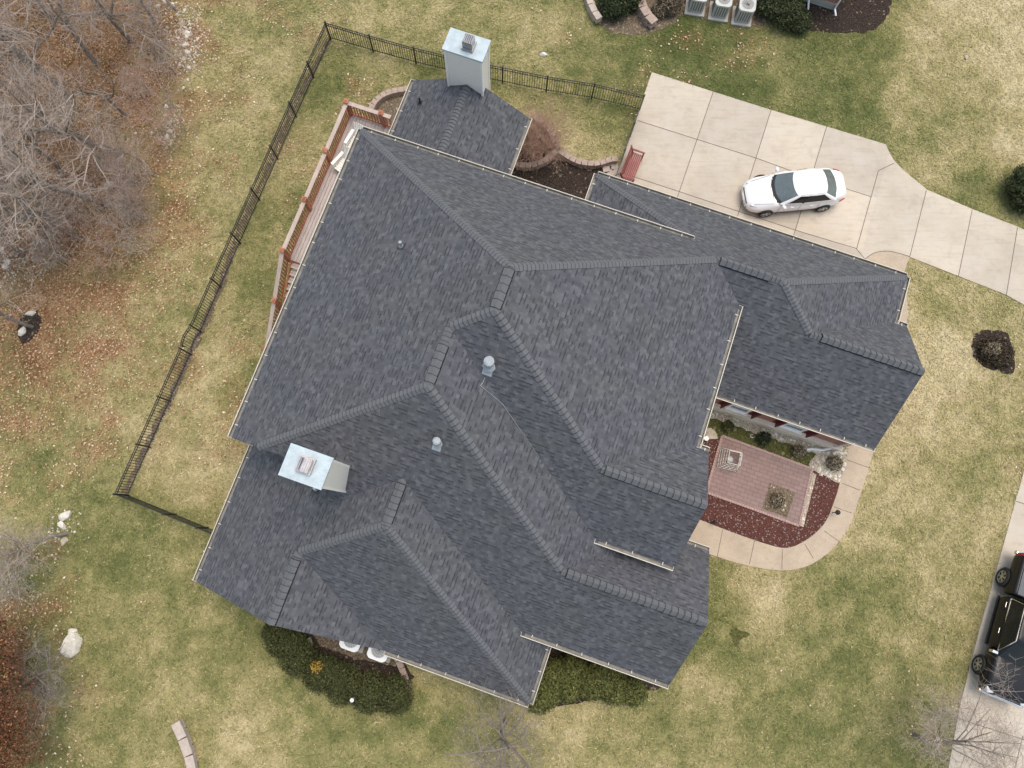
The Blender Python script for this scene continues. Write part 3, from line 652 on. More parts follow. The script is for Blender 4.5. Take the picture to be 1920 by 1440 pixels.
gut = [(h_uW, h_vN, h_uW, h_vC, h_ze, -1, 0), (h_uW, h_vN, K['B'][0], h_vN, h_ze, 0, -1), (h_uGW, vGN, h_uGE, vGN, h_zg, 0, -1), (h_uGW, vGN, h_uGW, h_vN + .3, h_zg, -1, 0), (h_uGE, vGN, h_uGE, h_vG3N, h_zg, 1, 0),
       (h_uGE + .1, h_vG3N, h_uG3, h_vG3N, h_zg, 0, -1), (h_uE + .1, h_vSG, h_uG3, h_vSG, h_zSG, 0, 1), (h_uE, K['Et'][1], h_uE, h_vG1N, h_zeE, 1, 0), (h_uE + .1, h_vG1N, h_uG1, h_vG1N, h_zeE, 0, -1),
       (K['S1a'][0], h_vS1, h_uG1, h_vS1, h_zS1, 0, 1), (h_uG1 - .6, h_vG2N, h_uG2, h_vG2N, h_zG2N, 0, -1), (K['S2a'][0], h_vS2, h_uG2, h_vS2, h_zS2, 0, 1), (kd[0], h_vS2 - .1, kd[0], h_vS3, h_zS3, 1, 0),
       (K['S3a'][0], h_vS3, kd[0], h_vS3, h_zS3, 0, 1), (h_uW2, h_vC + .05, h_uW2, h_vS3, PL['W2'](h_uW2, 0), -1, 0), (-9.74, -16.68, -9.74, h_vN + .2, 3.0, -1, 0), (-4.44, -16.68, -4.44, h_vN + .2, 3.0, 1, 0)]
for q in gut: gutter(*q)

# walls
mb = MB()
def wall_box(u0, u1, v0, v1, z1, mi=0, gable=None):
    c = [(u0, v0), (u1, v0), (u1, v1), (u0, v1)]
    for i in range(4):
        a, b = c[i], c[(i + 1) % 4]; L = math.hypot(b[0] - a[0], b[1] - a[1])
        mb.poly([H(*a, -.3), H(*a, z1), H(*b, z1), H(*b, -.3)], mi, [(0, 0), (0, z1 + .3), (L, z1 + .3), (L, 0)])
    mb.poly([H(*p, z1) for p in c], 0)
def gable_u(u, v0, v1, va, z0, za, mi=0):
    mb.poly([H(u, v0, z0), H(u, va, za), H(u, v1, z0)], mi, [(0, 0), (va - v0, za - z0), (v1 - v0, 0)])
def gable_v(v, u0, u1, ua, z0, za, mi=0):
    mb.poly([H(u0, v, z0), H(ua, v, za), H(u1, v, z0)], mi, [(0, 0), (ua - u0, za - z0), (u1 - u0, 0)])
wall_box(-9.75, 5.6, -12.2, -4.6, 4.85); wall_box(-9.75, 3.2, -5, -1.0, 4.80); wall_box(-9.75, 1.5, -2, .30, 4.75)
wall_box(-.4, 12.55, -14.85, -7.90, 2.42, 1); wall_box(9, 13.08, -12.75, -7.92, 2.40, 1); gable_u(13.08, -12.75, -7.92, h_vr3, 2.4, PL['SG'](0, h_vr3) - .25, 1)
wall_box(4, 6.08, -4.55, -1.0, 4.75, 1); gable_u(6.08, -4.55, -1.0, h_vr1, 4.75, PL['S1'](0, h_vr1) - .25, 1)
wall_box(1, 7.63, -1.2, 3.15, 2.85, 1); gable_u(7.63, -1.2, 3.15, h_vr2, 2.85, PL['S2'](0, h_vr2) - .25, 1)
wall_box(-9.95, 2.95, .5, 5.6, 2.05); gable_v(5.6, -9.95, K['S3a'][0], h_u4, 2.05, z4 - .25)
wall_box(-9.3, -4.88, -16.25, -12.0, 2.85); gable_v(-16.25, -9.3, -4.88, SRu, 2.85, PL['SW'](SRu, 0) - .3)
# wall under the stepped rake beside the south chimney
q = [(-9.75, 2.2), (-9.75, 5.30), (-8.95, 5.78), (UC, 5.78), (UC, 2.2)]
mb.poly([H(u, .335, z) for u, z in q], 0); 
mb.poly([H(UC, .335, 4.0), H(UC, .335, 5.8), H(UC, K['Vc'][1], PL['W2'](UC, 0) - .02), H(UC, K['Vc'][1], 4.0)], 0)
wall = mb.build('wall', [M['siding'], M['brick']], house, True)
m = MB()   # limestone ledge along the court wall
a, b = H(6.1, -7.82, .0), H(13.05, -7.82, .0); m.beam(a + Vector((0, 0, .30)), b + Vector((0, 0, .30)), .15, .66); m.beam(a + H(0, .02, .66), b + H(0, .02, .66), .21, .07)
m.build('stone_ledge', M['stone'], house, True)
def court_window(u, w, z0, z1, v=-7.90):
    f = MB()
    for x in (u - w / 2, u + w / 2): f.beam(H(x, v + .03, z0), H(x, v + .03, z1), .07, .07, up=H(0, 1))
    for z in (z0, (z0 + z1) / 2, z1): f.beam(H(u - w / 2 - .035, v + .035, z), H(u + w / 2 + .035, v + .035, z), .08, .07)
    f.beam(H(u - w / 2 - .1, v + .08, z0 - .06), H(u + w / 2 + .1, v + .08, z0 - .06), .17, .06)
    o = f.build('window', M['white_paint'], house, True)
    p = MB(); p.poly([H(u - w / 2, v + .012, z0), H(u + w / 2, v + .012, z0), H(u + w / 2, v + .012, z1), H(u - w / 2, v + .012, z1)]); p.build('pane', M['glass'], o, True)
    for s in (-1, 1):
        sh = MB(); c = u + s * (w / 2 + .29); sh.beam(H(c, v + .025, z0), H(c, v + .025, z1), .42, .04, up=H(1, 0))
        for k in range(9): zz = z0 + (k + .5) * (z1 - z0) / 9; sh.beam(H(c - .17, v + .052, zz), H(c + .17, v + .052, zz), .02, .07)
        sh.build('shutter', M['maroon'], house, True)
for u in (8.15, 10.6): court_window(u, .8, .98, 2.2)
m = MB()   # downspout at the court's east corner with its elbow on the ground
m.tube([H(12.7, -7.70, 2.45), H(12.7, -7.78, 2.2), H(12.72, -7.78, .35)], .045, 6)
m.tube([H(12.72, -7.76, .33), H(12.45, -7.6, .12), H(12.0, -7.5, .07), H(11.5, -7.25, .06)], [.05, .06, .065, .065], 8)
m.build('downspout', M['white_plastic'], house, True)
m = MB(); m.tube([H(kd[0] + .02, h_vS3 + .03, 2.2), H(kd[0] - .3, h_vS3 - .35, 1.9), H(kd[0] - .35, h_vS3 - .4, .1), H(kd[0] + .1, h_vS3 - .1, .06)], .045, 6); m.build('downspout', M['gutter_in'], house, True)
m = MB(); m.tube([H(-1.0, -12.55, 5.0), H(-1.2, -12.28, 4.6), H(-1.2, -12.28, .1)], .045, 6); m.build('downspout', M['white_plastic'], house, True)

# chimneys: siding chases with a metal cap and a steel flue
def chimney(u0, u1, v0, v1, zb, zt, flue, cov):
    c = MB()
    for (a, b) in (((u0, v0), (u1, v0)), ((u1, v0), (u1, v1)), ((u1, v1), (u0, v1)), ((u0, v1), (u0, v0))):
        c.poly([H(*a, zb), H(*a, zt), H(*b, zt), H(*b, zb)])
    for (a, b) in ((u0, v0), (u1, v0), (u1, v1), (u0, v1)):
        c.beam(H(a, b, zb), H(a, b, zt), .075, .075, up=H(1, 0), mi=1)
    c.poly([H(u0, v0, zt), H(u0, v1, zt), H(u1, v1, zt), H(u1, v0, zt)])
    ch = c.build('chimney', [M['siding'], M['white_paint']], roof, True)
    k = MB(); e = .085; cu, cv = (u0 + u1) / 2, (v0 + v1) / 2
    t = [H(u0 - e, v0 - e, zt), H(u1 + e, v0 - e, zt), H(u1 + e, v1 + e, zt), H(u0 - e, v1 + e, zt)]
    apex = [H(cu + (1 if i in (1, 2) else -1) * .2, cv + (1 if i in (2, 3) else -1) * .15, zt + .025) for i in range(4)]
    for i in range(4):
        j = (i + 1) % 4; f = [t[i], t[j], apex[j], apex[i]]
        if (f[1] - f[0]).cross(f[2] - f[0]).z < 0: f = f[::-1]
        k.poly(f); k.poly([t[i] - Vector((0, 0, .09)), t[j] - Vector((0, 0, .09)), t[j], t[i]])
    f = apex if (apex[1] - apex[0]).cross(apex[2] - apex[0]).z > 0 else apex[::-1]
    k.poly(f); k.build('chimney_cap', M['galv'], ch, True)
    # flue: a square steel frame with louvres
    fl = MB(); fu, fv, fw, fd, fh = flue; z0 = zt + .05
    R = Matrix.Rotation(-ANG, 3, 'Z'); C = lambda du, dv, z: H(fu + du, fv + dv, z)
    fl.box(C(0, 0, z0 + .05), (fw + .12, fd + .12, .08), rot=R)
    for s in (-1, 1):
        fl.box(C(s * fw / 2, 0, z0 + fh / 2), (.03, fd, fh), rot=R); fl.box(C(0, s * fd / 2, z0 + fh / 2), (fw, .03, fh), rot=R)
    if cov:
        fl.box(C(fw * .2, 0, z0 + fh + .02), (fw * .62, fd + .04, .03), rot=R)
    n = 5
    for i in range(n): fl.box(C(-fw / 2 + (i + .5) * fw / n, 0, z0 + fh * .93), (.05, fd, .10), rot=R @ Matrix.Rotation(.5, 3, 'Y'))
    fl.box(C(0, 0, z0 + .12), (fw - .03, fd - .03, .02), rot=R, mi=1)
    fl.build('flue', [M['flue'], M['vent_black']], ch, True)
    return ch
chimney(-7.92, -6.42, -17.12, -16.30, 0, 6.6, (-7.05, -16.65, .36, .36, .45), False)
chimney(-6.74, -5.50, -.07, .80, 3.9, 9.38, (-6.12, .33, .38, .40, .22), True)
# vent pipes with flashings
def pipe(u, v, pl, r, h, mat, capr=0, fl=.28):
    z = PL[pl](u, v); m = MB(); m.cyl(H(u, v, z - .05), H(u, v, z + h), r, n=14)
    m.cyl(H(u, v, z - .02), H(u, v, z + .12), r * 1.9, r * 1.15, 14)
    if capr: m.cyl(H(u, v, z + h), H(u, v, z + h + .13), capr, capr, 20); m.cyl(H(u, v, z + h + .13), H(u, v, z + h + .17), capr, capr * .6, 20); m.cyl(H(u, v, z + h - .18), H(u, v, z + h - .1), capr * .95, capr * .8, 18)
    if fl:
        f = PL[pl]; q = [(u - fl, v + fl * .2), (u + fl, v + fl * .2), (u + fl, v + fl * 1.7), (u - fl, v + fl * 1.7)] if capr else [(u - fl, v - fl * .8), (u + fl, v - fl * .8), (u + fl, v + fl * 1.1), (u - fl, v + fl * 1.1)]
        q = [H(a, b, f(a, b) + .012) for a, b in q]; q = q if (q[1] - q[0]).cross(q[2] - q[0]).z > 0 else q[::-1]; m.poly(q, 1)
    m.build('vent_pipe', [mat, M['lead'] if capr else M['cap_dark']], roof, True)
pipe(-6.38, -7.88, 'W', .055, .38, M['lead'], 0, .13); pipe(-1.93, -4.62, 'S1', .12, .55, M['lead'], .168, .17); pipe(-2.72, -1.76, 'S2', .09, .42, M['lead'], .13, .15)
pipe(-6.75, 1.08, 'W2', .06, .32, M['lead'], 0, .15); pipe(-8.98, -15.5, 'SW', .045, .42, M['black_pvc'], 0, .12)
# wash stain below the large pipe, built as a thin steel-coloured tube
m = MB(); f = PL['S1']; e1 = PL['E1']
path = [(-1.95, -4.25), (-2.0, -3.95), on('S1', 'E1', v=-3.7)] + [on('S1', 'E1', v=v_) for v_ in (-3.3, -2.9, -2.5)]
m.tube([H(u, v, max(f(u, v), e1(u, v)) + .02) for u, v in path], [.022, .018, .015, .012, .009, .005], 5); m.build('wash_stain', M['flue'], roof, True)
# ------------------------------------------------------------------ deck with railing and stairs
DZ, RZ_ = 2.55, 3.48
deck = thing('deck', H(-11, -11), 'raised grey board deck with red stained railing and stairs along the house', 'deck')
DU, DV0, DV1 = -11.9, -14.42, -7.35
m = MB()
k = 0; u = DU + .02
while u < -9.75:
    m.beam(H(u + .066, DV0, DZ - .02 + random.uniform(-.002, .002)), H(u + .066, DV1, DZ - .02), .132, .04); u += .145
m.build('deck_board', M['greywood'], deck, True)
m = MB()
for a, b in (((DU, DV0), (DU, DV1)), ((DU, DV0), (-9.4, DV0)), ((DU, DV1), (-9.8, DV1)), ((-10.8, DV0), (-10.8, DV1))): m.beam(H(*a, DZ - .16), H(*b, DZ - .16), .05, .22)
for v in (DV0, -12, -9.7, DV1): m.beam(H(DU + .1, v, -.1), H(DU + .1, v, DZ - .1), .14, .14, up=H(1, 0))
m.build('deck_frame', M['cedar'], deck, True)
posts = [(DU, DV0, 0), (DU, -12.02, 0), (DU, -9.72, 0), (DU, DV1, 0), (-10.33, DV0, 0)]
def rail_post(u, v, zb, zt):
    q = MB(); q.beam(H(u, v, zb), H(u, v, zt), .13, .13, up=H(1, 0)); q.box(H(u, v, zt + .03), (.20, .20, .05), -ANG); q.box(H(u, v, zt + .085), (.15, .15, .06), -ANG, tap=.35); q.build('post', M['cedar'], deck, True)
for u, v, _ in posts: rail_post(u, v, DZ - .25, RZ_ + .12)
def railing(a, b, za, zb, off):
    """rail between two house points, base heights za and zb"""
    q = MB(); A, B = H(*a), H(*b); d = B - A; L = d.length; up = Vector((0, 0, 1)); n = d.cross(up).normalized()
    pa, pb = A + up * za, B + up * zb; h = RZ_ - DZ
    q.beam(pa + up * (h - .06), pb + up * (h - .06), .05, .11); q.beam(pa + up * .12, pb + up * .12, .05, .10)
    for i in range(int(L / .125)): 
        t = (i + .5) / int(L / .125); c = pa.lerp(pb, t); q.beam(c + up * .14, c + up * (h - .08), .04, .04, up=d)
    o = q.build('railing', M['cedar'], deck, True)
    c = MB(); c.beam(pa + up * (h + .02), pb + up * (h + .02), .17, .04); c.build('rail_cap', M['capwood'], o, True)
vs = [DV0, -12.02, -9.72, DV1]
for a, b in zip(vs, vs[1:]): railing((DU, a + .07), (DU, b - .07), DZ, DZ, 0)
railing((DU + .07, DV0), (-10.40, DV0), DZ, DZ, 0); railing((-10.26, DV0), (-9.9, DV0), DZ, DZ, 0)
# stairs run down along the house
NV, V1, ZB = 13, -3.65, .12
for i in range(NV):
    v = DV1 + (i + .5) * (V1 - DV1) / NV; z = DZ - (i + 1) * (DZ - ZB) / (NV + 1); t = MB()
    for kk in (-1, 1): t.beam(H(DU + .12, v + kk * .07, z), H(-10.72, v + kk * .07, z), .13, .04)
    t.build('stair_tread', M['greywood'], deck, True)
m = MB()
for u in (DU + .09, -10.68): m.beam(H(u, DV1, DZ - .14), H(u, V1, ZB - .05), .05, .26)
m.build('stringer', M['cedar'], deck, True)
def zst(v): return DZ - (v - DV1) / (V1 - DV1) * (DZ - ZB)
for u in (DU, -10.62):
    for v in (-5.5, V1): rail_post(u, v, zst(v) - .2, zst(v) + 1.02)
    if u > -11: rail_post(u, DV1 + .02, DZ - .2, RZ_ + .1)
    railing((u, DV1 + .07), (u, -5.57), DZ, zst(-5.57), 0); railing((u, -5.43), (u, V1 - .07), zst(-5.43), zst(V1), 0)

# two white slatted chairs on the deck
def deck_chair(loc, rz, label):
    c = thing('deck_chair', loc, label, 'chair', 'white chairs on the deck', rz)
    q = MB()
    for i in range(6): q.box((0, -.02 + i * .095, .36 - i * .012), (.56, .085, .022))
    q.build('seat', M['chairw'], c)
    q = MB()
    for i in range(7):
        x = -.27 + i * .09; fx = 1.22; top = .98 - abs(i - 3) ** 2 * .008
        q.beam((x * .82, -.06, .33), (x * fx, -.40, top), .078, .02, up=(0, -1, .45))
    q.beam((-.30, -.265, .66), (.30, -.265, .66), .05, .025); q.build('backrest', M['chairw'], c)
    for s in (-1, 1):
        q = MB(); q.box((s * .35, .14, .57), (.13, .72, .025)); q.build('armrest', M['chairw'], c)
        q = MB(); q.beam((s * .31, .46, 0), (s * .31, .46, .56), .10, .03, up=(1, 0, 0)); q.build('leg', M['chairw'], c)
        q = MB(); q.beam((s * .31, .44, .36), (s * .31, -.48, .03), .03, .10); q.build('leg', M['chairw'], c)
    return c
pc = P(668, 247, DZ + .75); deck_chair((pc.x + .04, pc.y - .15, DZ), -ANG + math.pi - .15, 'white slatted deck chair nearest the corner of the railing')
pc = P(646, 291, DZ + .75); deck_chair((pc.x + .02, pc.y - .15, DZ), -ANG + math.pi - .35, 'white slatted deck chair further along the deck, half under the eave')

# ------------------------------------------------------------------ black metal fence
fence = thing('metal_fence', H(-15.32, -8), 'black metal picket fence enclosing the back yard', 'fence')
FH = 1.2
def fpanel(a, b, name='fence_panel', par=None):
    q = MB(); d = b - a; L = d.length; up = Vector((0, 0, 1))
    for z in (FH, FH - .16, .16): q.beam(a + up * z, b + up * z, .028, .034)
    k = max(2, int(L / .115))
    for i in range(1, k): c = a.lerp(b, i / k); q.beam(c + up * .06, c + up * (FH + .0), .021, .021, up=d)
    return q.build(name, M['fence'], par or fence, True)
def fpost(a, w=.062, par=None):
    q = MB(); q.beam(a, a + Vector((0, 0, FH + .05)), w, w, up=H(1, 0)); q.box(a + Vector((0, 0, FH + .07)), (w + .02, w + .02, .03), -ANG); q.build('post', M['fence'], par or fence, True)
FU = -15.32
west = [(FU, v) for v in (-19.07, -16.87, -14.68, -12.4, -10.2, -7.95, -5.73, -3.5)]
for a, b in zip(west, west[1:]): fpanel(H(*a), H(*b))
fpanel(H(FU, -2.41), H(FU, -.18)); fpanel(H(FU, -.18), H(FU, 1.96)); fpanel(H(FU, 1.96), H(FU, 4.15))
for a in west + [(FU, -2.41), (FU, -.18), (FU, 1.96), (FU, 4.15)]: fpost(H(*a))
# the gate: slightly swung out of line
ga, gm, gb = H(FU, -3.42), H(FU - .16, -2.95), H(FU, -2.49)
gt = MB().build if False else None
q = MB(); pts = [H(FU, -3.42), H(FU - .06, -3.2), H(FU - .09, -2.95), H(FU - .06, -2.7), H(FU, -2.49)]
for z in (FH, FH - .16, .16):
    for a, b in zip(pts, pts[1:]): q.beam(a + Vector((0, 0, z)), b + Vector((0, 0, z)), .03, .036)
for a, b in zip(pts, pts[1:]):
    for t in (0, .5): c = a.lerp(b, t); q.beam(c + Vector((0, 0, .06)), c + Vector((0, 0, FH)), .02, .02, up=H(0, 1))
gate = q.build('gate', M['fence'], fence, True)
q = MB(); q.box(H(FU - .03, -2.56, .95), (.09, .05, .14), -ANG); q.build('latch', M['fence'], gate, True)
north = [(FU, -19.07), (-13.14, -19.14), (-10.97, -19.25), (-8.8, -19.45), (-6.7, -19.7), (-4.57, -19.98), (-2.39, -20.36), (-.03, -20.57)]
for a, b in zip(north, north[1:]): fpanel(H(*a), H(*b))
for a in north[1:]: fpost(H(*a))
east = [(-.03, -20.57), (-.04, -19.1), (-.05, -17.7), (-.06, -15.5)]
for a, b in zip(east, east[1:]): fpanel(H(*a), H(*b))
for a in east[1:]: fpost(H(*a))
south = [(FU, 4.15), (-13.1, 4.23), (-11.6, 4.3), (-10.0, 4.36)]
for a, b in zip(south, south[1:]): fpanel(H(*a), H(*b))
for a in south[1:]: fpost(H(*a))

# ------------------------------------------------------------------ red bench on the driveway
def pt_rz(a, b): d = b - a; return math.atan2(d.y, d.x)
ba, bb = P(1186, 290, .45), P(1170, 331, .45)
bench = thing('garden_bench', ((ba.x + bb.x) / 2, (ba.y + bb.y) / 2, .03), 'red slatted garden bench at the edge of the driveway by the house corner', 'bench', None, pt_rz(ba, bb))
m = MB()
for i in range(6): m.box((0, .02 + i * .085, .44), (1.42, .068, .03))
m.build('seat', M['bench'], bench)
m = MB()
for z, y in ((.52, -.06), (.88, -.18)): m.beam((-.71, y, z), (.71, y, z), .035, .08, up=(0, -.3, 1))
for i in range(13): x = -.66 + i * .11; m.beam((x, -.06, .50), (x, -.18, .88), .05, .022, up=(0, 1, 0))
m.build('backrest', M['bench'], bench)
for s in (-1, 1):
    m = MB(); m.beam((s * .72, -.20, .66), (s * .72, .52, .68), .075, .04); m.build('armrest', M['bench'], bench)
    for y, zt in ((.47, .66), (-.05, .48)):
        m = MB(); m.beam((s * .72, y, 0), (s * .72, y, zt), .07, .07, up=(1, 0, 0))
        if y < 0: m.beam((s * .72, -.05, .46), (s * .72, -.20, .93), .06, .06, up=(1, 0, 0))
        m.build('leg', M['bench'], bench)

# ------------------------------------------------------------------ vehicles
def outline(xr, xf, w, r, n=12):
    """rounded rectangle, counter-clockwise, 4n points; index 0..n-1 front-right corner up to front-left..."""
    pts = []
    for cx, cy, a0 in ((xf - r, -w + r, -90), (xf - r, w - r, 0), (xr + r, w - r, 90), (xr + r, -w + r, 180)):
        for i in range(n):
            a = R_(a0 + 90 * i / (n - 1)); pts.append((cx + r * math.cos(a), cy + r * math.sin(a)))
    return pts
def resample(pts, n):
    q = pts + [pts[0]]; d = [0]
    for a, b in zip(q, q[1:]): d.append(d[-1] + math.hypot(b[0] - a[0], b[1] - a[1]))
    out = []; j = 0
    for i in range(n):
        t = d[-1] * i / n
        while d[j + 1] < t: j += 1
        f = (t - d[j]) / max(1e-9, d[j + 1] - d[j]); out.append((q[j][0] + (q[j + 1][0] - q[j][0]) * f, q[j][1] + (q[j + 1][1] - q[j][1]) * f))
    return out
def loft_body(st, mat, name, parent):
    """st: stations (x, half width, z bottom, z shoulder, z top, top half width, crown)"""
    m = MB(); rings = []
    for x, w, zb, zs, zt, wt, cr in st:
        h = [(0, zb), (w * .80, zb), (w * .95, zb + .05), (w, zb + (zs - zb) * .45), (w * .995, zb + (zs - zb) * .8), (w * .965, zs), (wt, zt), (wt * .6, zt + cr * .7), (0, zt + cr)]
        ring = [(x, y, z) for y, z in h] + [(x, -y, z) for y, z in h[-2:0:-1]]; rings.append([m.vert(p) for p in ring])
    n = len(rings[0])
    for a, b in zip(rings, rings[1:]):
        for k in range(n): m.f.append([a[k], b[k], b[(k + 1) % n], a[(k + 1) % n]]); m.m.append(0)
    m.f.append(rings[0][:]); m.m.append(0); m.f.append(rings[-1][::-1]); m.m.append(0)
    o = m.build(name, mat, parent, smooth=True)
    e = o.modifiers.new('s', 'SUBSURF'); e.levels = 2; e.render_levels = 2
    return o
def greenhouse(veh, body, lo, hi, mats, roof_crown=.035, pillars=(), sidecuts=None, roof_name='roof_panel'):
    """cabin between outline lo (x rear, x front, half width, radius, z) and hi; splits glass from pillars"""
    A = lo; B = hi; N = 72; T = [0, .13, .35, .65, .86, 1.0]
    sh = MB(); glass = {'cowl': MB(), 'windshield': MB(), 'rear_window': MB(), 'side_window': {}}
    def pt(s, t):
        xr, xf, w, r, z = [a + (b - a) * t for a, b in zip(A, B)]
        bulge = 1 + .02 * math.sin(math.pi * t)
        L = [(xf, -w * .92), (xf, w * .92), (xr, w * .92), (xr, -w * .92)]
        # s in 0..4: front, left, rear, right
        k = int(s) % 4; f = s - int(s)
        if k == 0: y = (-1 + 2 * f) * w; x = xf - r * (abs(y) / w) ** 2.6
        elif k == 2: y = (1 - 2 * f) * w; x = xr + r * (abs(y) / w) ** 2.6
        elif k == 1: y = w; x = (xf - r) + ((xr + r) - (xf - r)) * f
        else: y = -w; x = (xr + r) + ((xf - r) - (xr + r)) * f
        if k in (1, 3): y *= 1 + .035 * math.sin(math.pi * f)
        return (x * 1.0, y * bulge, z)
    S = [k + i / 18 for k in range(4) for i in range(18)]
    grid = [[pt(s, t) for s in S] for t in T]
    for ti in range(len(T) - 1):
        for i in range(72):
            k, j = divmod(i, 18); q = [grid[ti][i], grid[ti][(i + 1) % 72], grid[ti + 1][(i + 1) % 72], grid[ti + 1][i]]
            band = 0 < ti < len(T) - 2
            if k == 0 and ti == 0 and 1 <= j <= 16: glass['cowl'].poly(q)
            elif k in (0, 2) and 1 <= j <= 16 and (band or (ti == 0 and k == 0)): glass['windshield' if k == 0 else 'rear_window'].poly(q)
            elif k in (1, 3) and band and (j if k == 1 else 17 - j) not in pillars and 1 <= j <= 16:
                jj = j if k == 1 else 17 - j; seg = sum(1 for p in pillars if p < jj)
                glass['side_window'].setdefault((k, seg), MB()).poly(q)
            else: sh.poly(q)
    zt = B[4]; ring = [grid[-1]] + [[(p[0] * (1 - a) + (B[0] + B[1]) / 2 * a, p[1] * (1 - a), zt + roof_crown * (1 - (1 - a) ** 2)) for p in grid[-1]] for a in (.12, .4, .7)]
    for r0, r1 in zip(ring, ring[1:]):
        for i in range(72): sh.poly([r0[i], r0[(i + 1) % 72], r1[(i + 1) % 72], r1[i]])
    sh.poly(ring[-1])
    def fin(mb, nm, mt, par):
        o = mb.build(nm, mt, par)
        import bmesh
        b = bmesh.new(); b.from_mesh(o.data); bmesh.ops.remove_doubles(b, verts=b.verts, dist=1e-4); bmesh.ops.recalc_face_normals(b, faces=b.faces); b.to_mesh(o.data); b.free()
        o.data.polygons.foreach_set('use_smooth', [True] * len(o.data.polygons)); return o
    rp = fin(sh, roof_name, mats[0], veh); fin(glass['cowl'], 'cowl', M['trim'], veh)
    fin(glass['windshield'], 'windshield', mats[1], veh); fin(glass['rear_window'], 'rear_window', mats[1], veh)
    for kk, mb_ in glass['side_window'].items(): fin(mb_, 'side_window', mats[-1], veh)
    return pt
def wheel(veh, x, y, r, wd, spokes=5, rim=M['alloy']):
    s = 1 if y > 0 else -1; m = MB(); pr = [(r * .66, -.5), (r * .90, -.5), (r, -.34), (r, .34), (r * .90, .5), (r * .66, .5)]; n = 28; rings = []
    for rr, t in pr: rings.append([m.vert((x + rr * math.cos(a), y + t * wd, r + rr * math.sin(a))) for a in [2 * math.pi * k / n for k in range(n)]])
    for a, b in zip(rings, rings[1:] + rings[:1]):
        for k in range(n): m.f.append([a[k], a[(k + 1) % n], b[(k + 1) % n], b[k]]); m.m.append(0)
    o = m.build('wheel', M['trim'], veh)
    # hub disc is the wheel itself, tyre and rim its pieces
    t = MB(); t.v, t.f, t.m = list(m.v), [list(f) for f in m.f], list(m.m)
    o.data.clear_geometry(); c = MB(); c.cyl((x, y - wd * .2, r), (x, y + wd * .3 * s, r), r * .64, n=24)
    o2 = c.build('wheel', M['trim'], veh); bpy.data.objects.remove(o)
    t.build('tyre', M['tyre'], o2, smooth=True)
    q = MB(); yo = y + s * wd * .44
    for k in range(spokes):
        a = 2 * math.pi * k / spokes + .3
        for da in (-.16, .16): q.beam((x + .05 * math.cos(a), yo, r + .05 * math.sin(a)), (x + r * .63 * math.cos(a + da), yo - s * .012, r + r * .63 * math.sin(a + da)), .03, .032, up=(0, 1, 0))
    q.cyl((x, yo - .02, r), (x, yo + s * .012, r), .07, n=14)
    for k in range(24):
        a, b = 2 * math.pi * k / 24, 2 * math.pi * (k + 1) / 24; q.beam((x + r * .645 * math.cos(a), yo, r + r * .645 * math.sin(a)), (x + r * .645 * math.cos(b), yo, r + r * .645 * math.sin(b)), .04, .022, up=(0, 1, 0))
    q.build('rim', rim, o2); return o2
def arch(veh, x, y, r):
    s = 1 if y > 0 else -1; m = MB(); n = 20
    for k in range(n):
        a, b = math.pi * k / n - .25, math.pi * (k + 1) / n - .25
        a = -.3 + (math.pi + .6) * k / n; b = -.3 + (math.pi + .6) * (k + 1) / n
        m.poly([(x, y, r), (x + r * 1.06 * math.cos(a), y, r + r * 1.06 * math.sin(a)), (x + r * 1.06 * math.cos(b), y, r + r * 1.06 * math.sin(b))])
    return m.build('wheel_arch', M['trim'], veh)

# white sedan: front towards -x of the picture (local +x is forward)
fa, ra = P(1436, 398, .33), P(1543, 388, .33)       # near-side wheels
ax = Vector((fa.x - ra.x, fa.y - ra.y, 0)).normalized(); left = Vector((-ax.y, ax.x, 0))
rz = math.atan2(ax.y, ax.x)
# near side (picture bottom) is the car's left when facing the picture's left
mid = (fa + ra) / 2; cpos = Vector((mid.x, mid.y, .034)) - left * .80 + ax * .03
car = thing('parked_car', cpos, 'white four door sedan parked on the concrete driveway', 'car', None, rz)
loft_body([(-2.36, .34, .42, .60, .76, .30, .0), (-2.30, .58, .30, .66, .94, .50, .01), (-2.10, .77, .24, .72, 1.04, .63, .012), (-1.70, .868, .22, .74, 1.06, .72, .015), (-1.0, .89, .20, .72, .98, .78, .0), (0, .89, .19, .70, .95, .79, .0), (.8, .89, .19, .69, .94, .78, .01),
           (1.15, .885, .20, .69, .93, .74, .03), (1.7, .855, .21, .68, .84, .66, .035), (2.03, .77, .22, .62, .75, .56, .03), (2.24, .59, .25, .52, .63, .42, .02), (2.34, .34, .30, .45, .52, .35, .0)], M['carwhite'], 'body', car)
greenhouse(car, None, (-2.00, 1.14, .795, .32, .955), (-1.14, .16, .61, .14, 1.42), (M['carwhite'], M['carglass'], M['truckglass']), .04, pillars=())
for x in (1.36, -1.34):
    for y in (.80, -.80): arch(car, x, y * 1.078, .325); wheel(car, x, y * 1.0 + (.03 if y > 0 else -.03), .325, .215)
def mirror(veh, x, y, z, sc, mt):
    m = MB(); s = 1 if y > 0 else -1; m.tube([(x, y, z), (x - .02, y + s * .10 * sc, z + .03), (x - .03, y + s * .20 * sc, z + .04)], [.05 * sc, .085 * sc, .06 * sc], 10); return m.build('mirror', mt, veh, smooth=True)
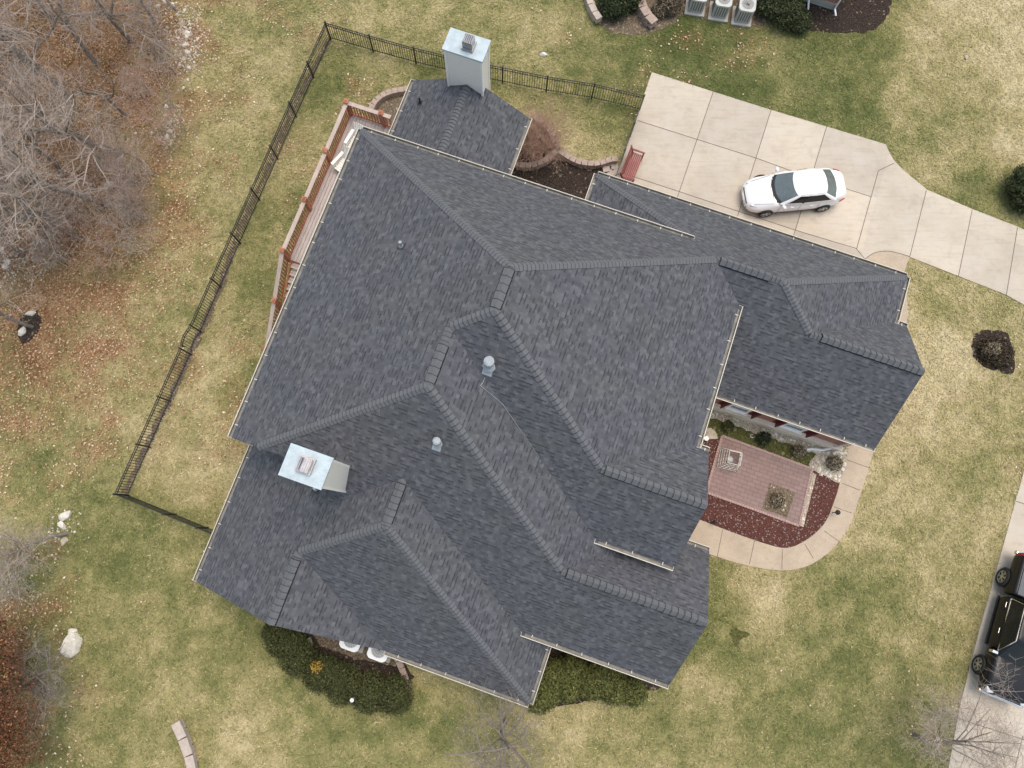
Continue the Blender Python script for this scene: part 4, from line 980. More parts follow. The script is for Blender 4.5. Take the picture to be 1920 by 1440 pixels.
for s in (-1, 1):
    mirror(car, .78, s * .82, .98, 1.1, M['carwhite'])
    m = MB(); m.box((1.97, s * .60, .672), (.36, .12, .08), -s * .50); m.build('headlight', M['lamp'], car, bevel=.03)
    m = MB(); m.box((-2.07, s * .745, .80), (.32, .05, .07), s * .42); m.build('taillight', M['redlamp'], car, bevel=.03)
    for x in (.30, -.62): m = MB(); m.box((x, s * .888, .80), (.17, .03, .03)); m.build('door_handle', M['carwhite'], car, bevel=.008)
    m = MB(); m.beam((1.05, s * .885, .30), (-.98, s * .89, .30), .012, .03); m.build('sill_trim', M['trim'], car)
    m = MB()
    for x in (.86, -.10, -.98): m.beam((x, s * .893, .36), (x + .02, s * .872, .88), .007, .010)
    m.build('door_seam', M['cap'], car)
m = MB(); m.box((2.245, 0, .40), (.14, .74, .17)); m.box((2.20, .42, .40), (.12, .20, .14), -.35); m.box((2.20, -.42, .40), (.12, .20, .14), .35); m.box((2.25, 0, .585), (.10, .80, .05)); m.build('grille', M['trim'], car, bevel=.03)
for s in (-1, 1): m = MB(); m.beam((-.12, s * .818, 1.0), (-.42, s * .672, 1.37), .09, .012, up=(0, s, .4)); m.build('pillar', M['trim'], car)
m = MB(); m.box((2.335, 0, .47), (.02, .34, .10)); m.build('number_plate', M['white_plastic'], car)
m = MB(); m.box((0, 0, .62), (2.1, 1.3, .3))
for x in (.15, -.75):
    for s in (-1, 1): m.box((x, s * .36, .85), (.14, .44, .55), rot=Matrix.Rotation(-.2, 3, 'Y')); m.box((x - .05, s * .36, 1.15), (.09, .22, .16))
m.box((.85, 0, .90), (.35, 1.3, .12)); m.build('interior', M['interior'], car, bevel=.03)
m = MB()
for s in (-1, 1): m.beam((1.12, s * .70, .965), (2.0, s * .56, .80), .010, .012)
m.build('hood_seam', M['cap_dark'], car)
m = MB()
for y0, y1 in ((.55, .02), (-.05, -.55)): m.beam((1.20, y0, .985), (1.08, y1, 1.03), .018, .014)
m.build('wiper', M['trim'], car)
m = MB()
for s in (-1, 1): m.beam((.05, s * .592, 1.436), (-1.05, s * .592, 1.436), .012, .008)
m.build('roof_trim', M['acgrey'], car)
m = MB(); m.box((-1.0, 0, 1.45), (.16, .05, .045), tap=.4); m.build('antenna', M['carwhite'], car)

# black pickup on the neighbour's drive, front towards the bottom of the picture
fa, ra = P(1838, 1247, .40), P(1883, 1083, .40)
ax = Vector((fa.x - ra.x, fa.y - ra.y, 0)).normalized(); left = Vector((-ax.y, ax.x, 0)); rz = math.atan2(ax.y, ax.x)
mid = (fa + ra) / 2; cpos = Vector((mid.x, mid.y, .034)) + left * .90
truck = thing('pickup_truck', cpos, 'black crew cab pickup truck with silver wheels and a covered bed', 'truck', None, rz)
wb = (fa - ra).length / 2
loft_body([(wb - .95, .97, .40, 1.02, 1.20, .93, 0), (wb - .6, .98, .40, 1.02, 1.20, .90, .02), (wb + .2, .98, .42, 1.02, 1.17, .86, .05), (wb + .62, .96, .42, .98, 1.12, .82, .05), (wb + .86, .90, .40, .92, 1.04, .76, .03), (wb + .92, .80, .44, .85, .95, .66, 0)], M['carblack'], 'hood', truck)
loft_body([(-wb + .72, .97, .40, 1.02, 1.16, .94, 0), (-wb + .9, .98, .38, 1.02, 1.18, .94, 0), (0, .98, .38, 1.02, 1.18, .94, 0), (wb - .9, .98, .38, 1.02, 1.18, .94, 0), (wb - .84, .97, .40, 1.02, 1.18, .93, 0)], M['carblack'], 'body', truck)
loft_body([(-wb - 1.12, .90, .52, 1.0, 1.22, .86, 0), (-wb - 1.05, .96, .50, 1.04, 1.26, .94, 0), (-wb, .98, .48, 1.04, 1.27, .95, 0), (-wb + .62, .98, .46, 1.04, 1.27, .95, 0), (-wb + .68, .96, .48, 1.02, 1.26, .93, 0)], M['carblack'], 'bed', truck)
m = MB(); m.box((-wb - .2, 0, 1.285), (1.62, 1.66, .04)); m.build('bed_cover', M['tonneau'], truck, bevel=.015)
greenhouse(truck, None, (-wb + .74, wb - .42, .93, .16, 1.16), (-wb + .92, wb - 1.30, .74, .10, 1.86), (M['carblack'], M['truckglass']), .05, pillars=(8, 9))
for x in (wb, -wb):
    for s in (-1, 1): arch(truck, x, s * .994, .41); wheel(truck, x, s * .91, .41, .28, 6)
for s in (-1, 1):
    m = MB(); m.tube([(wb - .62, s * .95, 1.22), (wb - .64, s * 1.10, 1.30)], .05, 8); m.box((wb - .64, s * 1.17, 1.33), (.12, .22, .26)); m.build('mirror', M['chrome'], truck, bevel=.03)
    for x in (wb - 1.55, -wb + 1.15): m = MB(); m.box((x, s * .985, 1.05), (.24, .05, .045)); m.build('door_handle', M['chrome'], truck, bevel=.01)
    m = MB(); pt_ = [(wb - .75, s * .925, 1.19), (-wb + .86, s * .955, 1.19), (-wb + 1.0, s * .775, 1.82), (wb - 1.32, s * .765, 1.82), (wb - .75, s * .925, 1.19)]
    for a, b in zip(pt_, pt_[1:]): m.beam(a, b, .022, .035)
    m.build('window_trim', M['chrome'], truck)
    m = MB(); m.box((wb + .80, s * .70, .93), (.26, .30, .22), -s * .25); m.build('headlight', M['lamp'], truck, bevel=.04)
    m = MB(); m.box((-wb - 1.07, s * .86, 1.02), (.14, .16, .42)); m.build('taillight', M['redlamp'], truck, bevel=.03)
    m = MB(); m.beam((wb - .9, s * .93, .40), (-wb + .8, s * .93, .40), .10, .05); m.build('running_board', M['trim'], truck)
    m = MB()
    for k in (wb - .86, wb - 1.95, -wb + .74): m.beam((k, s * .984, .48), (k, s * .962, 1.14), .014, .014)
    m.build('door_seam', M['trim'], truck)
m = MB(); m.box((wb + .94, 0, .62), (.16, 1.86, .24)); m.build('bumper', M['chrome'], truck, bevel=.05)
m = MB(); m.box((-wb - 1.16, 0, .62), (.16, 1.80, .20)); m.build('bumper', M['chrome'], truck, bevel=.04)
m = MB(); m.box((wb + .90, 0, .92), (.10, 1.10, .34))
for i in range(4): m.box((wb + .955, 0, .80 + i * .08), (.02, 1.06, .03), mi=1)
m.build('grille', [M['trim'], M['chrome']], truck)
m = MB()
for s in (-1, 1): m.beam((wb - .5, s * .50, 1.235), (wb + .78, s * .38, 1.10), .03, .03)
m.build('hood_crease', M['carblack'], truck)
m = MB()
for y0, y1 in ((.70, .05), (-.05, -.70)): m.beam((wb - .46, y0, 1.21), (wb - .56, y1, 1.27), .02, .016)
m.build('wiper', M['trim'], truck)
m = MB(); m.box((-.1, 0, .9), (1.9, 1.5, .5))
for x in (.25, -.75):
    for s in (-1, 1): m.box((x, s * .42, 1.25), (.16, .5, .6))
m.box((wb - .8, 0, 1.12), (.3, 1.6, .12)); m.build('interior', M['interior'], truck, bevel=.03)
# ------------------------------------------------------------------ trees and shrubs
def grow(tr, cr, p, d, L, r, dep, mx, rnd, nch, up, spread):
    pts = [p]; rad = [r]; seg = 4 if dep < 2 else 3; q = p; dd = d.copy()
    for i in range(seg):
        dd = (dd + Vector((rnd.gauss(0, .13), rnd.gauss(0, .13), rnd.gauss(0, .08) + up * (.5 if dep else 0)))).normalized()
        q = q + dd * (L / seg); pts.append(q); rad.append(max(.0026, r * (1 - .62 * (i + 1) / seg)))
    (tr if dep < 2 else cr).tube(pts, rad, 7 if dep == 0 else (5 if dep == 1 else 3), cap=False)
    if dep >= mx: return
    for k in range(nch[dep]):
        t = rnd.uniform(.45 if dep == 0 else .2, 1.0) * seg; i = min(seg - 1, int(t)); c = pts[i].lerp(pts[i + 1], t - i)
        a = rnd.uniform(0, 6.283); o = Vector((math.cos(a), math.sin(a), 0)); o = (o - dd * o.dot(dd)); o.normalize()
        nd = (dd * rnd.uniform(.35, .9) + o * spread * rnd.uniform(.6, 1.2)).normalized()
        grow(tr, cr, c, nd, L * rnd.uniform(.42, .72), max(.004, rad[i] * rnd.uniform(.45, .7)), dep + 1, mx, rnd, nch, up, spread)
def tree(name, label, cat, loc, L, r, seed, nch=(7, 6, 5, 3), up=.12, spread=.9, mt='bark', mc='twig', group=None, lean=(0, 0), nstem=1):
    t = thing(name, loc, label, cat, group); rnd = random.Random(seed); a, b = MB(), MB()
    for k in range(nstem):
        d = Vector((lean[0] + (rnd.gauss(0, .35) if nstem > 1 else 0), lean[1] + (rnd.gauss(0, .35) if nstem > 1 else 0), 1)).normalized()
        s = Vector((rnd.gauss(0, .08), rnd.gauss(0, .08), -.05)) if nstem > 1 else Vector((0, 0, -.05))
        grow(a, b, s, d, L * rnd.uniform(.85, 1.1), r, 0, len(nch), rnd, nch, up, spread)
    a.build('trunk' if nstem == 1 else 'stems', M[mt], t, smooth=True); b.build('crown' if nstem == 1 else 'twigs', M[mc], t); return t
G0 = lambda px, py: P(px, py, 0)
tree('bare_tree', 'grey bare tree whose trunk stands lowest in the wood, above pale stones', 'tree', G0(204, 384), 5.6, .17, 11, (9, 7, 6, 4), mc='twig')
tree('bare_tree', 'grey bare tree with a dark trunk just above the lowest trunk of the wood', 'tree', G0(198, 284), 5.2, .14, 12, (8, 7, 6, 4))
tree('bare_tree', 'thin leaning sapling by the pale stone strip at the upper edge of the lawn', 'tree', G0(330, 138), 2.6, .045, 13, (5, 4, 3, 2), lean=(-.1, .2))
tree('bare_tree', 'short thin sapling in the rusty leaves between the wood and the pale stones', 'tree', G0(268, 304), 2.2, .05, 14, (5, 4, 3, 2), lean=(-.2, .1))
tree('bare_tree', 'fallen looking slanting sapling at the top edge beside the rusty leaves', 'tree', G0(335, 22), 2.4, .06, 15, (4, 4, 3), lean=(-1.6, .7))
woods = [(150, 448, 4.6), (135, 190, 5.4), (245, 75, 4.8), (62, 400, 5.6), (70, 140, 5.2), (25, 290, 5.0), (235, 215, 3.6), (118, 330, 4.8), (182, 120, 4.6), (45, 478, 4.2), (95, 30, 5.2), (290, 45, 3.4), (-40, 200, 5.5), (-30, 420, 5.3), (160, -40, 5.5), (20, 60, 5.2)]
LW = 'bare grey tree standing among the others of the wood at the upper left'
protos = [tree('bare_tree', LW, 'tree', G0(*woods[i][:2]), 5.0, .13, 30 + i, (7, 6, 5, 4), spread=.95, mt='bark', mc='twig', group='bare trees of the wood') for i in range(4)]
for i, (x_, y_, l_) in enumerate(woods):
    o = protos[i] if i < 4 else copy_tree(protos[i % 4]); o.location = G0(x_, y_); o.scale = (l_ / 5,) * 3; o.rotation_euler.z = i * 1.3
brush = [(272, 408), (232, 346), (312, 250), (285, 182), (240, 445), (205, 470), (132, 492), (300, 95), (180, 352), (152, 255), (100, 425), (262, 345), (60, 330), (200, 30), (330, 205), (170, 415), (255, 395), (20, 440), (285, 330)]
LB = 'leafless grey brush clump growing out of the fallen leaves at the wood edge'
bp = [tree('bare_shrub', LB, 'shrub', (0, 0, 0), 1.3, .018, 60 + i, (6, 5, 3), .06, .8, 'twig', 'twig' if i != 2 else 'twig_red', 'brush clumps at the wood edge', nstem=5) for i in range(3)]
for i, (x_, y_) in enumerate(brush):
    o = bp[i] if i < 3 else copy_tree(bp[i % 3]); o.location = G0(x_, y_); s = .75 + (i * 37 % 10) / 14; o.scale = (s * 1.2, s * 1.2, s); o.rotation_euler.z = i * 2.1
tree('bare_tree', 'bare tree rising from a dark mulch ring at the left edge', 'tree', G0(61, 613), 3.9, .085, 71, (7, 6, 5, 3), lean=(-.12, 0))
tree('ornamental_tree', 'pale twiggy bare tree beside two pale rocks at the left edge', 'tree', G0(128, 1000), 2.9, .08, 72, (10, 8, 6, 4), .05, 1.15, 'bark', 'bark_pale', lean=(-.25, .05))
tree('ornamental_tree', 'bare branching tree at the bottom edge below the corner of the house', 'tree', G0(948, 1348), 3.9, .095, 79, (13, 6, 4, 3), .0, 1.7, 'bark', 'bark', lean=(-.15, -.3))
tree('ornamental_tree', 'spreading bare tree hanging over the neighbouring drive below the black pickup', 'tree', G0(1714, 1376), 3.3, .09, 74, (10, 7, 7, 5), .03, 1.35, 'bark', 'twig', lean=(.05, -.05))
tree('bare_shrub', 'reddish bare fountain shrub in the walled bed beside the sunroom', 'shrub', G0(1008, 292), 1.55, .014, 75, (6, 5, 3), .03, .55, 'twig_red', 'twig_red', nstem=34)

def leaf_cloud(name, ells, n, size, mat, parent, tint=(.5, .22), seed=1, core=True, shell=.55):
    r = np.random.default_rng(seed); wts = np.array([e[1][0] * e[1][1] + e[1][0] * e[1][2] for e in ells]); wts = wts / wts.sum()
    ci = r.choice(len(ells), n, p=wts); c = np.array([e[0] for e in ells])[ci]; rad = np.array([e[1] for e in ells])[ci]
    d = r.normal(size=(n, 3)); d /= np.linalg.norm(d, axis=1)[:, None]; d[:, 2] = np.abs(d[:, 2]) * np.where(r.random(n) < .8, 1, -1)
    lump = .78 + .5 * fbm(d[:, 0] * 2 + ci * 3.1, d[:, 1] * 2 + d[:, 2] * 1.7, 1.6, 77 + seed)
    rr = (shell + (1 - shell) * r.random(n) ** .6) * lump + r.normal(0, .05, n)
    p = c + d * rad * rr[:, None]; p[:, 2] = np.maximum(p[:, 2], .03)
    nrm = d + r.normal(0, .7, (n, 3)); nrm /= np.linalg.norm(nrm, axis=1)[:, None]
    a = np.cross(nrm, r.normal(size=(n, 3))); a /= np.linalg.norm(a, axis=1)[:, None]; b = np.cross(nrm, a); s = size * r.uniform(.6, 1.4, n)
    a *= s[:, None]; b *= (s * .45)[:, None]
    V = np.stack([p - a, p - b, p + a, p + b], 1)
    t = np.clip(r.normal(tint[0], tint[1], n) + (lump - 1.03) * .5, 0, 1)
    return scatter(name, V, None, mat, np.stack([t, t, t], -1), parent)
def shrub(name, label, cat, blobs, n, size, mat, seed, tint=(.45, .22), group=None, stem='bark'):
    """blobs: (px, py, radius, height) in the photograph's ground pixels"""
    es = []
    for x_, y_, r_, h_ in blobs: q = P(x_, y_, h_ * .5); es.append(((q.x, q.y, h_ * .45), (r_, r_, h_ * .55)))
    c = np.mean([e[0] for e in es], 0); t = thing(name, (c[0], c[1], 0), label, cat, group)
    leaf_cloud('foliage', es, n, size, M[mat], t, tint, seed)
    rnd = random.Random(seed); m = MB()
    for e in es:
        for k in range(12):
            a = rnd.uniform(0, 6.28); q = Vector(e[0]) + Vector((math.cos(a) * e[1][0] * .7, math.sin(a) * e[1][1] * .7, e[1][2] * .5)); b = Vector((e[0][0] + rnd.gauss(0, .06), e[0][1] + rnd.gauss(0, .06), 0))
            m.tube([b, b.lerp(q, .5) + Vector((0, 0, .08)), q], [.02, .014, .006], 4)
    m.build('branches', M[stem], t, True); return t
shrub('hedge', 'dark green evergreen hedge curving round the mulch bed below the gable end', 'hedge', [(532, 1200, .72, 1.3), (560, 1232, .74, 1.3), (602, 1262, .72, 1.3), (648, 1284, .78, 1.3), (692, 1298, .80, 1.3), (738, 1302, .78, 1.25), (548, 1205, .6, 1.2), (625, 1262, .6, 1.2), (515, 1185, .5, 1.1)], 40000, .044, 'yew', 201, (.42, .2))
shrub('hedge', 'lighter green shaggy evergreen hedge in the corner below the long white gutter', 'hedge', [(1022, 1300, .62, 1.1), (1035, 1265, .62, 1.2), (1072, 1258, .62, 1.2), (1068, 1290, .55, 1.0), (1110, 1278, .68, 1.1), (1150, 1290, .66, 1.1), (1188, 1298, .55, 1.0), (1135, 1268, .6, 1.1), (1010, 1318, .45, .8)], 32000, .048, 'yew_light', 202, (.45, .22))
shrub('gold_shrub', 'small golden orange shrub at the inner edge of the dark hedge', 'shrub', [(597, 1248, .26, 1.55)], 420, .045, 'gold_leaf', 203, (.5, .3))
shrub('round_shrub', 'dark evergreen shrub at the right edge above the driveway', 'shrub', [(1932, 345, .95, 1.5), (1928, 368, .8, 1.2)], 11000, .06, 'dark_leaf', 204, (.66, .2))
shrub('round_shrub', 'dark green shrub between the two stone terrace walls at the top edge', 'shrub', [(1150, 8, .80, 1.0), (1180, -6, .7, 1.0)], 6500, .06, 'dark_leaf', 205, (.55, .25))
shrub('round_shrub', 'dry brownish shrub right of the longer terrace wall at the top edge', 'shrub', [(1255, 6, .62, .7), (1235, 22, .4, .5)], 3400, .06, 'dry_leaf', 206, (.4, .25))
shrub('round_shrub', 'large grey green shrub between the condensers and the neighbouring mulch bed', 'shrub', [(1475, 18, .95, 1.2), (1445, 5, .75, 1.1), (1500, 40, .6, .8)], 9500, .06, 'dark_leaf', 207, (.72, .22))
for px_, py_, r_, h_, mt, lb in ((1366, 799, .26, .5, 'yew', 'small dark green plant under the wall nearest the house in the front court'), (1432, 822, .33, .5, 'dark_leaf', 'middle dark rounded plant in the ground cover of the front court'), (1498, 846, .30, .5, 'dry_leaf', 'brownish plant at the corner of the patio beside the pale gravel'), (1565, 868, .36, .5, 'dry_leaf', 'dry grassy plant among white stones beside the front walk'), (1458, 938, .34, .3, 'dry_leaf', 'dry low plant in the square planter of the patio'), (1858, 655, .34, .95, 'dry_leaf', 'dry pale plant in the middle of the round mulch ring'), (1545, 1200 - 2000, 0, 0, '', '')):
    if r_: shrub('garden_plant', lb, 'plant', [(px_, py_, r_, h_)], 520, .05, mt, int(px_), (.6 if mt == 'dry_leaf' else .4, .28))
t = thing('mulch_shrub', P(1860, 660), 'low dark brown dead shrub spread over the round mulch ring', 'shrub')
q = P(1860, 660); leaf_cloud('foliage', [((q.x, q.y, .08), (.80, .76, .50)), ((q.x + .25, q.y - .3, .08), (.55, .55, .42))], 6500, .045, M['dry_leaf'], t, (.10, .13), 77, shell=.2)
# russet leaved oak at the lower left
oc = P(-22, 1325, 3.0); oak = tree('oak_tree', 'oak still holding its russet dead leaves at the lower left corner', 'tree', (oc.x, oc.y, 0), 3.0, .14, 91, (9, 6, 5, 3), .05, 1.0, 'bark', 'bark')
leaf_cloud('leaves', [((oc.x, oc.y, 3.2), (1.9, 2.7, 1.7)), ((oc.x - .5, oc.y + 1.8, 2.9), (1.7, 1.8, 1.4)), ((oc.x + .3, oc.y - 1.6, 2.9), (1.8, 1.9, 1.4))], 26000, .05, M['rust_leaf'], oak, (.45, .25), 301, shell=.25)

# ------------------------------------------------------------------ garden walls
def garden_wall(label, pts, h, mat='block', width=.26, ln=.30, inner=True, seed=1, group=None):
    q = smooth_poly(pts, 4, False); rnd = random.Random(seed); t0 = q[len(q) // 2]
    m = MB(); d = [0]
    for a, b in zip(q, q[1:]): d.append(d[-1] + (b - a).length)
    n = max(2, round(d[-1] / ln))
    def at(s):
        j = 0
        while j < len(d) - 2 and d[j + 1] < s: j += 1
        return q[j].lerp(q[j + 1], (s - d[j]) / max(1e-6, d[j + 1] - d[j]))
    rows = max(1, round(h / .15))
    for rw in range(rows):
        for i in range(n):
            s0, s1 = d[-1] * i / n, d[-1] * (i + 1) / n
            if rw % 2 == 0 and rw < rows - 1: s0, s1 = max(0, s0 - ln / 2), max(.05, s1 - ln / 2)
            a, b = at(s0), at(s1); c = (a + b) / 2; L = (b - a).length
            if L < .06: continue
            hh = h / rows; wd = width + rnd.uniform(-.015, .015) - (0 if rw == rows - 1 else .03)
            m.box((c.x, c.y, hh * (rw + .5) + rnd.uniform(-.006, .006)), (L * .95, wd, hh * .93), math.atan2((b - a).y, (b - a).x) + rnd.uniform(-.025, .025))
    o = m.build('garden_wall', M[mat], bevel=.012)
    return tag(o, label, 'garden wall', group)
gw = lambda s: pp(s)
garden_wall('curved tan block wall from the sunroom corner down to the fork in the garden beds', gw('1000 226,1020 242,1034 260,1040 275,1046 286'), .45, seed=1)
garden_wall('curved block wall between the fork and the red steps beside the sunroom', gw('1042 289,1026 304,1005 314,985 317,962 313'), .40, seed=2)
garden_wall('sagging block wall between the fork in the beds and the driveway bench', gw('1049 290,1068 303,1092 312,1118 313,1142 306,1156 305'), .40, seed=3)
garden_wall('curved block edging of the bed between the deck and the sunroom', gw('697 212,704 198,716 187,736 178,770 173'), .35, seed=4)
garden_wall('short row of block edging at the end of the condenser bed under the gutter', gw('742 1225,752 1245,760 1268,768 1292'), .25, seed=5)
garden_wall('freestanding stepped block wall in the lawn at the lower left', gw('336 1350,350 1382,361 1412,368 1445'), .40, 'block_grey', .36, .62, seed=6)
garden_wall('left hand stone terrace wall at the top edge', gw('1098 -25,1101 5,1110 28,1122 47'), .5, 'block_grey', .32, .45, seed=7)
garden_wall('right hand longer stone terrace wall at the top edge', gw('1190 -25,1195 8,1207 35,1224 55'), .55, 'block', .42, .5, seed=8)
m = MB()
for i in range(3):
    a, b = H(-4.35, -13.75 + i * .34), H(-3.3 - i * .1, -13.7 + i * .34); m.beam((a.x, a.y, .30 - i * .10), (b.x, b.y, .30 - i * .10), .33, .14)
tag(m.build('garden_steps', brick_mat('step_brick', (.42, .20, .16), (.36, .17, .13), (.22, .15, .12), 5), bevel=.01), 'red brick garden steps beside the sunroom wall', 'steps')
m = MB(); rnd = random.Random(5)
for x_, y_ in ((1138, 318), (1150, 313), (1160, 322), (1146, 328)): q = P(x_, y_); m.box((q.x, q.y, .05), (.42, .3, .1), rnd.uniform(-.5, .5))
tag(m.build('flagstones', M['block_grey'], bevel=.015), 'loose flat stones between the garden bed and the driveway fence', 'stones')

# ------------------------------------------------------------------ rocks
def rock(loc, sx, sy, sz, rz, seed, mat, label, group=None, name='rock'):
    import bmesh
    b = bmesh.new(); bmesh.ops.create_icosphere(b, subdivisions=3, radius=1.0); r = random.Random(seed); ph = [r.uniform(0, 6) for _ in range(6)]
    cuts = [(Vector((r.gauss(0, 1), r.gauss(0, 1), r.gauss(0, .6))).normalized(), r.uniform(.62, .88)) for _ in range(9)]
    for v in b.verts:
        p = v.co.copy(); p *= 1 + .10 * math.sin(3 * p.x + ph[0]) + .08 * math.sin(5 * p.y + ph[1]) + .05 * math.sin(8 * p.z + ph[2] + 4 * p.x)
        for n, k in cuts:
            e = p.dot(n) - k
            if e > 0: p -= n * e
        v.co = Vector((p.x * sx, p.y * sy, max(-.3, p.z) * sz))
    me = bpy.data.meshes.new(name); b.to_mesh(me); b.free(); me.materials.append(M[mat]); o = bpy.data.objects.new(name, me); col.objects.link(o)
    o.location = loc; o.rotation_euler.z = rz; return tag(o, label, 'rock', group)
def rk(px, py, s, label, seed, mat='rock', ar=1.0, h=.5, group=None, rz=None): q = P(px, py); return rock((q.x, q.y, s * h * .25), s, s * ar, s * h, rz if rz is not None else seed * 1.7, seed, mat, label, group)
rk(137, 1207, .62, 'large flat pale boulder on the open lawn at the lower left', 1, ar=.75, h=.5, rz=1.3); rk(126, 1212, .42, 'long thin pale slab leaning on the left of the large boulder', 2, ar=.38, h=.7, rz=1.25); rk(137, 1183, .22, 'small pale stone at the upper end of the large boulder', 3, ar=.6, h=.5, rz=.3)
rk(123, 968, .34, 'upper pale rock beside the twiggy tree at the left edge', 4, ar=.6, h=.6, rz=.6); rk(117, 985, .24, 'middle pale rock just below the upper one by the twiggy tree', 5, ar=.7); rk(121, 1014, .22, 'lower tan rock below the twiggy tree branches', 6, 'rock_tan', .7)
rk(59, 588, .26, 'pale rock on the upper rim of the left mulch ring', 7, ar=.55, rz=.3); rk(42, 622, .28, 'pale rock on the lower left rim of the left mulch ring', 8, ar=.55, rz=1.2)
rk(1019, 103, .19, 'small white stone alone in the lawn above the fence', 9, 'white_plastic', .6, .6, rz=-.1); rk(1811, 108, .14, 'small pinkish stone alone in the lawn at the upper right', 10, 'rock_tan', .7)
rk(1332, 815, .36, 'flat tan stone beside the house corner in the front court', 11, 'rock_tan', .7, .25, rz=-.4)
LR = 'pale limestone rock in the broken line along the edge of the wood'
for i, (x_, y_, s_) in enumerate([(341, 45, .30), (350, 62, .34), (347, 85, .28), (352, 100, .3), (344, 112, .26), (355, 128, .22), (312, 202, .26), (311, 218, .22), (318, 231, .28), (320, 246, .26), (314, 258, .28), (207, 345, .34), (201, 355, .22), (165, 365, .26), (152, 377, .24), (135, 389, .24), (95, 440, .30), (80, 452, .22), (40, 470, .26), (14, 492, .34), (22, 478, .26), (5, 470, .28), (10, 500, .30), (310, 2, .34), (296, 12, .26), (285, 430 - 180, .18), (255, 250, .14), (300, 262, .14), (335, 140, .18), (352, 150, .16), (344, 165, .16), (350, 70, .18), (338, 58, .16)]):
    rk(x_, y_, s_ * .62, LR, 100 + i, 'rock' if i % 4 else 'rock_tan', .75, .55, 'pale rocks along the wood edge')
LG = 'white stone in the cluster around the dry plant beside the front walk'
for i, (x_, y_) in enumerate([(1540, 889), (1548, 886), (1556, 893), (1566, 897), (1573, 893), (1578, 880), (1583, 870), (1564, 848), (1570, 843), (1552, 850), (1545, 862), (1536, 879)]): rk(x_, y_, .12, LG, 200 + i, 'rock', .8, .6, 'white stones beside the front walk')
LQ = 'yellowish stone in the corner of the square patio planter'
for i, (x_, y_) in enumerate([(1446, 911), (1451, 914), (1484, 924), (1483, 930), (1471, 948), (1468, 956), (1436, 948)]): rk(x_, y_, .09, LQ, 230 + i, 'rock_tan', .8, .6, 'stones in the patio planter')

# ------------------------------------------------------------------ air conditioner condensers
def condenser(loc, rz, label, w_=.80, h_=.85, pad=True, group=None, top='aclight', body='acgrey'):
    t = thing('condenser', loc, label, 'air conditioner', group, rz)
    if pad: m = MB(); m.box((0, 0, .05), (w_ + .18, w_ + .22, .10)); m.build('pad', M['pad'], t, bevel=.01)
    m = MB(); m.box((0, 0, .10 + h_ / 2), (w_ - .06, w_ - .06, h_)); m.build('cabinet', M[body], t, bevel=.05)
    m = MB()
    for s in range(4):
        R = Matrix.Rotation(s * math.pi / 2, 3, 'Z')
        for k in range(5): x = -.24 + .12 * k; m.box(R @ Vector((x * w_ / .8, -(w_ - .06) / 2 - .002, .10 + h_ * .5)), (.035, .012, h_ * .72), rot=R)
    m.build('louvre', M['acdark'], t)
    m = MB(); n = 40; zt = .10 + h_ + .02; r_ = w_ * .375; o = []; i_ = []
    for k in range(n):
        a = 2 * math.pi * k / n; c, s = math.cos(a), math.sin(a); e = w_ / 2 / max(abs(c), abs(s)); e = min(e, w_ * .60); o.append((c * e, s * e)); i_.append((c * r_, s * r_))
    for k in range(n):
        j = (k + 1) % n
        m.poly([(*i_[k], zt), (*o[k], zt), (*o[j], zt), (*i_[j], zt)]); m.poly([(*o[k], zt), (*o[k], zt - .09), (*o[j], zt - .09), (*o[j], zt)]); m.poly([(*i_[k], zt - .16), (*i_[k], zt), (*i_[j], zt), (*i_[j], zt - .16)])
    m.build('top_frame', M[top], t)
    m = MB(); m.cyl((0, 0, zt - .17), (0, 0, zt - .14), r_ * .99, n=28); m.cyl((0, 0, zt - .14), (0, 0, zt - .05), .10, n=16)
    for k in range(4): R = Matrix.Rotation(k * math.pi / 2 + .4, 3, 'Z'); m.box(R @ Vector((r_ * .52, 0, zt - .10)), (r_ * .8, .14, .01), rot=R @ Matrix.Rotation(.4, 3, 'X'))
    m.build('fan', M['acdark'], t)
    m = MB()
    for q in (.3, .55, .8): 
        for k in range(24): a, b = 2 * math.pi * k / 24, 2 * math.pi * (k + 1) / 24; m.beam((r_ * q * math.cos(a), r_ * q * math.sin(a), zt - .01), (r_ * q * math.cos(b), r_ * q * math.sin(b), zt - .01), .006, .006)
    for k in range(8): a = math.pi * k / 8; m.beam((-r_ * math.cos(a), -r_ * math.sin(a), zt - .012), (r_ * math.cos(a), r_ * math.sin(a), zt - .012), .006, .006)
    m.build('fan_guard', M['acdark'], t); return t
q = P(1303, 14); condenser((q.x, q.y, 0), -.16, 'leftmost of the three grey condensers by the neighbouring house, half cut by the top edge')
q = P(1347, 24); condenser((q.x, q.y, 0), -.16, 'middle of the three grey condensers by the neighbouring house')
q = P(1390, 33); condenser((q.x, q.y, 0), -.16, 'rightmost of the three grey condensers by the neighbouring house, nearest the big shrub')
q = H(-4.05, 6.38); condenser((q.x, q.y, 0), -ANG, 'white topped condenser under the eave nearer the gable end', .84, .80, top='white_plastic')
q = H(-2.85, 6.38); condenser((q.x, q.y, 0), -ANG, 'white topped condenser under the eave where the white gutter begins', .84, .80, top='white_plastic')

